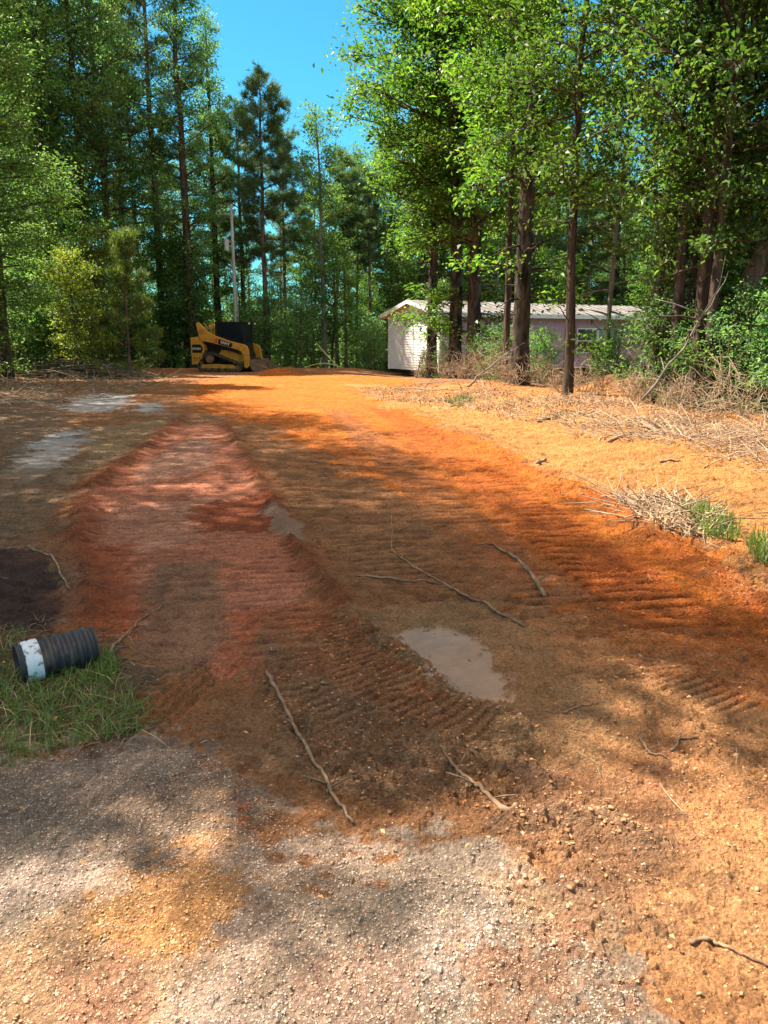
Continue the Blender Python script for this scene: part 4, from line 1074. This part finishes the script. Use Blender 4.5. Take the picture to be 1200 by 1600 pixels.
stick('stick', [(802, 1292), (760, 1258), (725, 1222), (688, 1182)], .010, 'broken forked stick in front of the grey silt patch', .004, [(.5, -.10, .03, .03), (.75, .06, .12, .03), (.3, .09, -.01, .02)])
stick('stick', [(735, 1180), (762, 1202)], .008, 'short dark stick just right of the forked stick')
stick('root', [(850, 935), (830, 905), (805, 878), (770, 855), (745, 855)], .014, 'root lying across the tracks right of centre', .005, [(.3, -.08, .10, .04), (.2, .10, .05, .03)], cat='root')
stick('root', [(820, 985), (760, 950), (700, 918), (650, 890), (612, 862), (612, 800)], .009, 'long thin dark root running through the shaded tracks', .004, cat='root', m_='stick')
stick('root', [(560, 905), (620, 912), (690, 915)], .008, 'thin root lying sideways left of the long root', .004, cat='root')
stick('stick', [(170, 1028), (195, 1000), (225, 968), (268, 944)], .008, 'bent twig between the drain pipe and the red clay', .003)
stick('stick', [(45, 858), (80, 875), (108, 912)], .010, 'curved stick on the rim of the dark hollow', .005)
stick('stick', [(1080, 1482), (1120, 1484), (1165, 1500), (1230, 1525)], .006, 'thin dark twig at the lower right edge', .003)
stick('stick', [(1000, 1158), (1018, 1178), (1042, 1192)], .006, 'pale twig on the sunny tan dirt at the right', .003)
stick('stick', [(1048, 1178), (1062, 1164), (1090, 1162)], .006, 'short forked twig beside the pale twig at the right', .003, [(.5, .03, .05, .01)])
stick('stick', [(880, 1118), (935, 1100)], .004, 'thin straight twig right of the grey silt patch', .003)
stick('branch', [(835, 728), (852, 724)], .022, 'short dark stub of wood on the bright orange clay', .02, cat='branch')
stick('branch', [(1030, 732), (1062, 734)], .018, 'small dark branch on the sunny clay below the right clump', .012, cat='branch')
stick('branch', [(1000, 690), (1030, 702), (1065, 712), (1110, 708)], .035, 'curved dead branch at the foot of the right clump', .015, [(.4, -.4, .3, .25), (.2, -.3, -.2, .1)], cat='branch', jit=.03)
stick('branch', [(950, 705), (985, 696), (1020, 694), (1060, 700)], .03, 'gnarled branch in the debris below the right clump', .012, [(.6, .3, .3, .2)], cat='branch', jit=.03)
stick('branch', [(840, 668), (880, 662), (930, 660)], .03, 'dead branch lying at the foot of the slender trunk', .012, [(.5, .2, .4, .3)], cat='branch', jit=.03)
stick('branch', [(620, 606), (690, 612), (780, 625)], .03, 'long grey branch lying below the trunks by the home', .015, [(.3, .5, .3, .4), (.7, -.3, .4, .4)], cat='branch', jit=.04)
def stick_up(name, x, y, pts, r, label, cat='branch', m_='grey_bark', forks=0):
    rg = np.random.default_rng(int(abs(x * 100) + y * 10)); z = gzs(x, y)
    P = np.array([(x + a, y + b, z + c) for a, b, c in pts]); n = 14; s = np.linspace(0, len(P) - 1, n)
    Q = np.stack([np.interp(s, range(len(P)), P[:, k]) for k in range(3)], 1) + rg.normal(0, .02, (n, 3))
    m = MB(); m.tube(Q, np.linspace(r, r * .3, n), 6)
    for k in range(forks):
        i = rg.integers(3, n - 1); a = Q[i]; d = rg.normal(0, 1, 3); d[2] = abs(d[2]) * .6; d *= .5 + .5 * rg.random()
        m.tube([a, a + d * .5, a + d * .9 + rg.normal(0, .1, 3)], [r * .5, r * .3, r * .15], 4)
    tag(m.build(name, M[m_], smooth=True), label, cat)
x, y = atd(818, 21.5); stick_up('branch', x, y, [(-1.6, 0, 0), (-.9, .1, .6), (.0, .1, 1.2)], .035, 'dead limb propped up against the widest trunk', forks=5)
x, y = atd(690, 30); stick_up('branch', x, y, [(.9, 0, .1), (.3, 0, 1.0), (-.7, .1, 2.3)], .04, 'pale dead limb leaning against the tree by the white gable', forks=4)
x, y = atd(650, 31); stick_up('branch', x, y, [(0, 0, 0), (.25, 0, .9), (.9, .1, 1.9)], .03, 'thin crooked limb rising in front of the gable foundation', forks=4)
x, y = atd(1110, 13.8); stick_up('branch', x, y, [(-1.2, .2, .2), (-.5, .1, 1.2), (.1, 0, 2.4)], .03, 'dead limb slanting across the dark stems of the right clump', forks=5)
# --- bare twiggy bushes at the right edge
def bare_bush(px, d, Hh, seed, label):
    rg = np.random.default_rng(seed); x, y = atd(px, d); e = Geo()
    for k in range(16):
        az = rg.uniform(0, 6.28); sp_ = rg.uniform(.2, .8)
        d0 = np.array([math.cos(az) * sp_, math.sin(az) * sp_, 1.0]); L = Hh * rg.uniform(.5, 1.1)
        n = 7; s = np.linspace(0, 1, n); B = np.array([rg.normal(0, .12), rg.normal(0, .12), -.05]) + d0 * L * s[:, None] + np.cumsum(rg.normal(0, .05 * L, (n, 3)), 0)
        B *= .8; B[:, 2] = np.abs(B[:, 2]); B[0, 2] = -.05
        V, Q = tube_np(B, .007 * (1 - .7 * s), 5); e.add(V, Q)
        for j in range(7):
            i = rg.integers(2, n); a = B[i]; dd = d0 * .5 + rg.normal(0, .7, 3); dd *= .45 * L / np.linalg.norm(dd)
            b_ = a + dd * .6 + rg.normal(0, .04, 3); c = a + dd + rg.normal(0, .06, 3)
            V, Q = tube_np(np.stack([a, b_, c]), np.array([.005, .0035, .0015]), 4); e.add(V, Q)
    o = link('bare_shrub', e.mesh('bare_shrub', [M['twig']], True)); o.location = (x, y, gzs(x, y))
    tag(o, label, 'shrub')
for i, (px, d, hh_, lab) in enumerate([(655, 31.5, .9, 'dry brush at the lower right corner of the white gable'), (700, 29.6, 1.0, 'dry brush between the first two thick trunks'),
        (722, 28.2, .9, 'low dead brush in front of the twin trunks'), (748, 27.0, 1.1, 'dead brush right of the rough-barked trunk'), (776, 24.0, 1.2, 'dead brush left of the thin dark trunk'),
        (800, 21.8, .9, 'low dead brush against the foot of the widest trunk'), (845, 21.0, .9, 'low dead brush between the widest and the slender trunk'), (868, 19.5, .7, 'dead stems just left of the slender trunk'),
        (930, 17.5, .7, 'dead stems in front of the clay mound'), (985, 16.0, .8, 'dead stems right of the clay mound'), (1035, 14.6, .8, 'dead tangle at the left foot of the right clump')]):
    bare_bush(px, d, hh_, 40 + i, lab)
for px, d, s_, lab in [(695, 31.2, .4, 'dark weeds between the first two thick trunks'), (752, 28.6, .45, 'dark weeds right of the rough-barked trunk'), (780, 25.2, .5, 'dark bush behind the thin dark trunk'),
        (835, 23.2, .45, 'dark weeds right of the widest trunk'), (960, 20.5, .5, 'dark weeds left of the clay mound'), (1030, 15.8, .6, 'dark weeds at the left foot of the right clump'), (1092, 14.9, .55, 'dark weeds at the foot of the thickest stem of the right clump')]:
    x, y = atd(px, d); tree('shrub_dark', 'shrub', x, y, lab, s=s_, cat='shrub')
bare_bush(1110, 12.9, .8, 1, 'leafless pale twiggy bush left of the green bush at the right edge')
bare_bush(1165, 12.6, 1.1, 2, 'leafless twiggy bush in front of the green bush at the right edge')
bare_bush(1060, 14.0, .8, 3, 'bare tangle of twigs at the foot of the right clump')
bare_bush(795, 23.4, 1.3, 4, 'bare tangle of twigs left of the widest trunk')
bare_bush(830, 23.0, 1.1, 5, 'dry brush right behind the widest trunk')
bare_bush(725, 29.0, 1.2, 6, 'dry twigs around the foot of the rough-barked trunk')
bare_bush(690, 30.6, 1.1, 7, 'dry twigs at the foot of the tree by the white gable')
bare_bush(760, 27.0, 1.0, 8, 'bare brush below the first home window')
bare_bush(1010, 15.5, .9, 9, 'thin bare stems rising left of the right clump')
bare_bush(905, 18.6, .8, 10, 'few dry stems right of the slender trunk')

# ------------------------------------------------------------------ uncountable stuff
def in_poly(pix, n, rg):
    P = [at(*p) for p in pix]; xs = [p[0] for p in P]; ys = [p[1] for p in P]; out = []
    while sum(len(o) for o in out) < n:
        x = rg.uniform(min(xs), max(xs), n); y = rg.uniform(min(ys), max(ys), n); m = poly_sd(x, y, P) < 0
        out.append(np.stack([x[m], y[m]], 1))
    return np.concatenate(out)[:n]

def clump(P, k, lo, seed):
    v = fbm(P[:, 0] * k, P[:, 1] * k, 3, seed); return P[v > lo]

def stones(name, pts, lo, hi, matname, seed, label, power=2.5, sink=.25, own=.6):
    rg = np.random.default_rng(seed); n = len(pts)
    ph = (1 + 5 ** .5) / 2
    I = np.array([(-1, ph, 0), (1, ph, 0), (-1, -ph, 0), (1, -ph, 0), (0, -1, ph), (0, 1, ph), (0, -1, -ph), (0, 1, -ph), (ph, 0, -1), (ph, 0, 1), (-ph, 0, -1), (-ph, 0, 1)]) / 1.9
    Fc = np.array([(0, 11, 5), (0, 5, 1), (0, 1, 7), (0, 7, 10), (0, 10, 11), (1, 5, 9), (5, 11, 4), (11, 10, 2), (10, 7, 6), (7, 1, 8), (3, 9, 4), (3, 4, 2), (3, 2, 6), (3, 6, 8), (3, 8, 9), (4, 9, 5), (2, 4, 11), (6, 2, 10), (8, 6, 7), (9, 8, 1)])
    s = lo + (hi - lo) * rg.random(n) ** power
    V = I[None] * (1 + rg.normal(0, .30, (n, 12, 1))) * s[:, None, None] * .5
    V = V * np.stack([rg.uniform(.8, 1.5, n), rg.uniform(.7, 1.1, n), rg.uniform(.45, .8, n)], 1)[:, None, :]
    a = rg.uniform(0, 6.28, n); c, si = np.cos(a)[:, None], np.sin(a)[:, None]
    X = V[..., 0] * c - V[..., 1] * si; Y = V[..., 0] * si + V[..., 1] * c
    z = ground_h(pts[:, 0], pts[:, 1]) + s * (.3 - sink)
    V = np.stack([X + pts[:, :1], Y + pts[:, 1:2], V[..., 2] + z[:, None]], -1)
    Fa = (Fc[None] + (np.arange(n) * 12)[:, None, None]).reshape(-1, 3)
    me = np_mesh(name, V.reshape(-1, 3), [(Fa, 0)], [M['loose_soil']])
    C, wt = soil(pts[:, 0], pts[:, 1]); pal = PAL[matname][rg.integers(0, len(PAL[matname]), n)]
    k = own * rg.random(n)[:, None] ** .7; C = (C * (1 - k) + pal * k) * rg.uniform(.75, 1.2, n)[:, None]
    ca = me.color_attributes.new('soil', 'FLOAT_COLOR', 'POINT')
    ca.data.foreach_set('color', np.repeat(np.hstack([C, np.ones((n, 1))]), 12, 0).astype(np.float32).ravel())
    o = link(name, me)
    tag(o, label, name.replace('_', ' '), kind='stuff')
PAL = {'stone': np.array([(.30, .25, .20), (.52, .45, .37), (.42, .31, .22), (.60, .55, .48), (.38, .33, .28)]), 'clod': np.array([(.42, .17, .06), (.30, .14, .07), (.52, .26, .10), (.20, .11, .06)])}
rg = np.random.default_rng(5)
G = [(-250, 1195), (60, 1190), (210, 1165), (330, 1185), (480, 1300), (800, 1390), (1000, 1530), (1000, 1750), (-250, 1750)]
stones('gravel', np.vstack([in_poly(G, 52000, rg), in_poly([(-100, 1150), (1300, 1150), (1300, 1700), (-100, 1700)], 9000, rg), in_poly([(-100, 1150), (1300, 1150), (1300, 1700), (-100, 1700)], 1, rg)]), .0015, .0085, 'stone', 1, 'pale crushed gravel scattered over the near end of the drive', 4.0, own=.35)
cp_ = np.vstack([in_poly([(430, 980), (560, 980), (830, 1140), (820, 1290), (560, 1260), (400, 1120)], 2500, rg), in_poly([(880, 880), (1300, 880), (1300, 1300), (950, 1200)], 2600, rg),
                 in_poly([(720, 1200), (860, 1190), (1020, 1290), (1020, 1480), (800, 1480)], 700, rg), in_poly([(100, 660), (500, 640), (1000, 900), (500, 1100), (150, 980)], 3500, rg),
                 in_poly([(560, 620), (1300, 720), (1300, 980), (1000, 850)], 2500, rg)])
for (L, hgt, wd, lump) in BERMS[:5]:
    P = [at(*p) for p in L]; q = []
    for i in range(len(P) - 1):
        k = int(260 * math.dist(P[i], P[i + 1]) ** .5); t = rg.random(k)[:, None]
        q.append(np.array(P[i]) * (1 - t) + np.array(P[i + 1]) * t + rg.normal(0, wd * .8, (k, 2)))
    cp_ = np.vstack([cp_] + q)
stones('dirt_clods', cp_, .003, .018, 'clod', 2, 'crumbled clay clods along the tracks and berms of the drive', 5.0, own=.35)

def blades(name, pts, h0, h1, matname, seed, label, cat='grass', w=.0035, lean=.6):
    rg = np.random.default_rng(seed); n = len(pts); z = ground_h(pts[:, 0], pts[:, 1])
    az = rg.uniform(0, 6.28, n); H = rg.uniform(h0, h1, n); ln = np.abs(rg.normal(0, lean, n))
    d = np.stack([np.cos(az), np.sin(az)], 1); s = np.stack([-d[:, 1], d[:, 0]], 1)
    V = []
    for t, ww in ((0, 1), (.35, .9), (.7, .6), (1, .08)):
        c = pts + d * (H * ln * t ** 1.6)[:, None]; zz = z + H * (t - .35 * ln * t ** 2) - .003
        for sg in (-1, 1):
            q = c + s * (sg * w * ww); V.append(np.column_stack([q, zz]))
    V = np.stack(V, 1); Q = np.array([(0, 1, 3, 2), (2, 3, 5, 4), (4, 5, 7, 6)])
    Fa = (Q[None] + (np.arange(n) * 8)[:, None, None]).reshape(-1, 4)
    o = link(name, np_mesh(name, V.reshape(-1, 3), [(Fa, 0)], [M[matname]])); tag(o, label, cat, kind='stuff')
g1 = in_poly([(-150, 1075), (20, 1060), (110, 1060), (175, 1070), (240, 1110), (225, 1150), (110, 1175), (20, 1200), (-150, 1215)], 2300, rg)
g1b = in_poly([(110, 1040), (175, 1025), (190, 1060), (130, 1080)], 500, rg); g1c = in_poly([(-150, 960), (40, 985), (30, 1070), (-150, 1080)], 500, rg)
blades('grass', np.vstack([g1, g1b, g1c]), .025, .095, 'grass_blade', 3, 'thin green grass growing around the black drain pipe', w=.0022, lean=1.1)
blades('dry_grass', in_poly([(-150, 1000), (40, 1000), (180, 1060), (235, 1110), (225, 1160), (-150, 1220)], 350, rg), .03, .13, 'dry_grass', 13, 'dead straw blades matted in the grass around the drain pipe', w=.0018, lean=1.6)
g2 = in_poly([(1060, 800), (1100, 795), (1150, 825), (1155, 850), (1100, 845)], 420, rg); g3 = in_poly([(1165, 850), (1260, 850), (1260, 900), (1175, 880)], 450, rg)
blades('grass', np.vstack([g2, g3]), .05, .20, 'grass_blade', 4, 'two green grass tufts on the sunny right verge', w=.006)
g4 = in_poly([(165, 578), (205, 576), (232, 580), (215, 585), (180, 586)], 1500, rg)
blades('grass', g4, .2, .6, 'grass_blade', 5, 'bright grass at the foot of the young pine', w=.014)
g5 = in_poly([(690, 628), (725, 622), (745, 632), (715, 638)], 350, rg)
blades('grass', g5, .06, .16, 'grass_blade', 8, 'small green tuft on the straw below the trunks', w=.010)
dg_ = np.vstack([in_poly([(960, 780), (1060, 775), (1120, 800), (1110, 845), (1060, 838), (1000, 815)], 550, rg), clump(in_poly([(560, 612), (800, 622), (1200, 680), (1300, 720), (1300, 770), (1100, 720), (800, 660), (600, 630)], 6500, rg), 1.1, .58, 300)])
blades('dry_grass', dg_, .03, .13, 'dry_grass', 6, 'dry straw-coloured weeds and stubble along the right verge', w=.007, lean=1.1)

def litter(name, pts, L0, L1, r, matname, seed, label, up=.25, cat='brush'):
    rg = np.random.default_rng(seed); g = Geo(); z = ground_h(pts[:, 0], pts[:, 1], False)
    n = len(pts); az = rg.uniform(0, 6.28, n); L = L0 + (L1 - L0) * rg.random(n) ** 2; el = np.abs(rg.normal(0, up, n))
    d = np.stack([np.cos(az) * np.cos(el), np.sin(az) * np.cos(el), np.sin(el)], 1)
    a = np.column_stack([pts, z + .01]); b = a + d * L[:, None] * .5 + rg.normal(0, .05, (n, 3)) * L[:, None]; c = a + d * L[:, None] + rg.normal(0, .09, (n, 3)) * L[:, None]
    for A in (b, c): A[:, 2] = np.maximum(A[:, 2], z + .005)
    rr = r * (.5 + rg.random(n))
    V = []
    for P, k in ((a, 1), (b, .8), (c, .4)):
        for th in (0, 2.09, 4.19):
            V.append(P + np.stack([-np.sin(az) * math.cos(th), np.cos(az) * math.cos(th), np.full(n, math.sin(th))], 1) * (rr * k)[:, None])
    V = np.stack(V, 1); Q = np.array([(0, 1, 4, 3), (1, 2, 5, 4), (2, 0, 3, 5), (3, 4, 7, 6), (4, 5, 8, 7), (5, 3, 6, 8)])
    Fa = (Q[None] + (np.arange(n) * 9)[:, None, None]).reshape(-1, 4)
    o = link(name, np_mesh(name, V.reshape(-1, 3), [(Fa, 0)], [M[matname]])); tag(o, label, cat, kind='stuff')
vz = [(560, 608), (700, 600), (860, 625), (1000, 650), (1250, 660), (1350, 780), (1150, 770), (1050, 715), (900, 680), (760, 650), (620, 632)]
litter('brush_litter', np.vstack([clump(in_poly(vz, 8000, rg), 1.1, .58, 300), in_poly([(860, 660), (1000, 670), (1300, 690), (1300, 760), (1100, 730), (900, 690)], 1800, rg), in_poly([(960, 775), (1100, 790), (1110, 850), (1000, 815)], 500, rg)]),
       .08, .7, .006, 'twig', 7, 'tangled dry twigs and roots strewn along the right verge')
litter('twig_litter', np.vstack([in_poly([(0, 640), (1200, 640), (1200, 1400), (0, 1400)], 500, rg), in_poly([(850, 1000), (1200, 1000), (1200, 1350), (900, 1300)], 160, rg), in_poly([(0, 960), (260, 980), (230, 1160), (0, 1180)], 300, rg)]),
       .02, .12, .0013, 'twig', 8, 'small loose twigs and straws scattered on the drive', up=.1, cat='twigs')
litter('brush_litter', in_poly([(0, 585), (200, 578), (280, 590), (200, 620), (0, 640)], 1200, rg), .15, 1.2, .010, 'twig', 9, 'broken twigs in the shade at the edge of the left wood')

# leaf litter
def leaf_litter(pts, size, seed, label, matname='litter'):
    rg = np.random.default_rng(seed); n = len(pts); z = ground_h(pts[:, 0], pts[:, 1], False) + .015
    C = np.column_stack([pts, z + rg.uniform(0, .06, n)]); D = rg.normal(0, 1, (n, 3)); D[:, 2] = .2
    V, Q = leaves(rg, C, D, size, droop=.0); o = link('leaf_litter', np_mesh('leaf_litter', V, [(Q, 0)], [M[matname]])); tag(o, label, 'leaf litter', kind='stuff')
leaf_litter(clump(in_poly(vz, 9000, rg), .9, .52, 301), .05, 11, 'brown dead leaves on the right verge')

leaf_litter(np.vstack([in_poly([(0, 1000), (1200, 1000), (1200, 1620), (0, 1620)], 170, rg), in_poly([(850, 1050), (1200, 1000), (1200, 1400), (950, 1400)], 60, rg)]), .018, 12, 'few small dead leaves dropped on the near end of the drive')
stones('pebbles', in_poly([(-100, 1170), (1300, 1170), (1300, 1650), (-100, 1650)], 260, rg), .008, .019, 'stone', 15, 'larger half-buried pebbles in the gravel of the near end', 2.5, sink=.45, own=.6)

# brush pile on the left
def brush_pile():
    rg = np.random.default_rng(44); g = Geo()
    for k in range(340):
        px = rg.uniform(25, 185); d = rg.uniform(28.5, 32.5); x, y = atd(px, d); z = gzs(x, y)
        hump = max(0, 1 - abs(px - 105) / 95) * .85
        n = 8; s = np.linspace(-1, 1, n); L = rg.uniform(.5, 2.2); az = rg.normal(0, .35); dr = np.array([math.cos(az), math.sin(az), 0])
        h0 = rg.uniform(0, hump)
        B = np.array([x, y, z + h0]) + dr * (L * s)[:, None]; B[:, 2] += -.30 * L * .4 * s ** 2 + rg.normal(0, .02, n)
        B[:, 2] = np.maximum(B[:, 2], z + .01)
        V, Q = tube_np(B, rg.uniform(.008, .028) * (1 - .4 * np.abs(s)), 5); g.add(V, Q)
    tag(link('brush_pile', g.mesh('brush_pile', [M['twig_dark']], True)), 'long low heap of bent cut branches at the edge of the left wood', 'brush pile', kind='stuff')
M['twig_dark'] = island_mat('twig_dark', [(.06, .05, .035), (.17, .14, .10), (.10, .08, .055)])
brush_pile()

# far-off undergrowth that closes the wood near the ground
def undergrowth():
    rg = np.random.default_rng(99); n = 170000
    px = rg.uniform(-350, 1550, n); d = rg.uniform(50, 72, n)
    x = (px - 600) / F * d; lump = fbm(x * .35, d * .35, 3, 200)
    top = 1.0 + 4.5 * lump; z = rg.random(n) ** 1.2 * top - .5
    C = np.stack([x, d, z], 1); D = rg.normal(0, 1, (n, 3)); D[:, 1] -= .5
    V, Q = leaves(rg, C, D, .26); tag(link('undergrowth', np_mesh('undergrowth', V, [(Q, 0)], [M['leaf_dark']])), 'dense dark leafy undergrowth closing the wood in the distance', 'undergrowth', kind='stuff')
undergrowth()
def left_undergrowth():
    rg = np.random.default_rng(98); n = 60000
    y = rg.uniform(20, 52, n); x = -.5 * y - 1.5 - np.abs(rg.normal(0, 4.5, n)) + 2.0 * sstep(35, 50, y)
    lump = fbm(x * .5, y * .5, 3, 201); z = rg.random(n) * (.6 + 5.5 * lump)
    C = np.stack([x, y, z + .2], 1); D = rg.normal(0, 1, (n, 3)); D[:, 1] -= .5
    V, Q = leaves(rg, C, D, .17); tag(link('undergrowth', np_mesh('undergrowth_side', V, [(Q, 0)], [M['leaf_dark']])), 'dark leafy undergrowth beneath the trees of the left wood', 'undergrowth', kind='stuff')
left_undergrowth()

# ------------------------------------------------------------------ the hazy summer air
def haze():
    m = bpy.data.materials.new('haze'); m.use_nodes = True; t = m.node_tree; t.nodes.clear()
    out = t.nodes.new('ShaderNodeOutputMaterial'); v = t.nodes.new('ShaderNodeVolumePrincipled')
    v.inputs['Color'].default_value = (.80, .92, 1.0, 1); v.inputs['Density'].default_value = .0009; v.inputs['Anisotropy'].default_value = .3
    t.links.new(v.outputs[0], out.inputs['Volume'])
    o = MB().box(-130, 130, -20, 130, -2.5, 34).build('haze', m)
    tag(o, 'thin summer haze hanging in the air of the clearing', 'haze', kind='stuff')
# haze() left out: the air in the photograph is clear
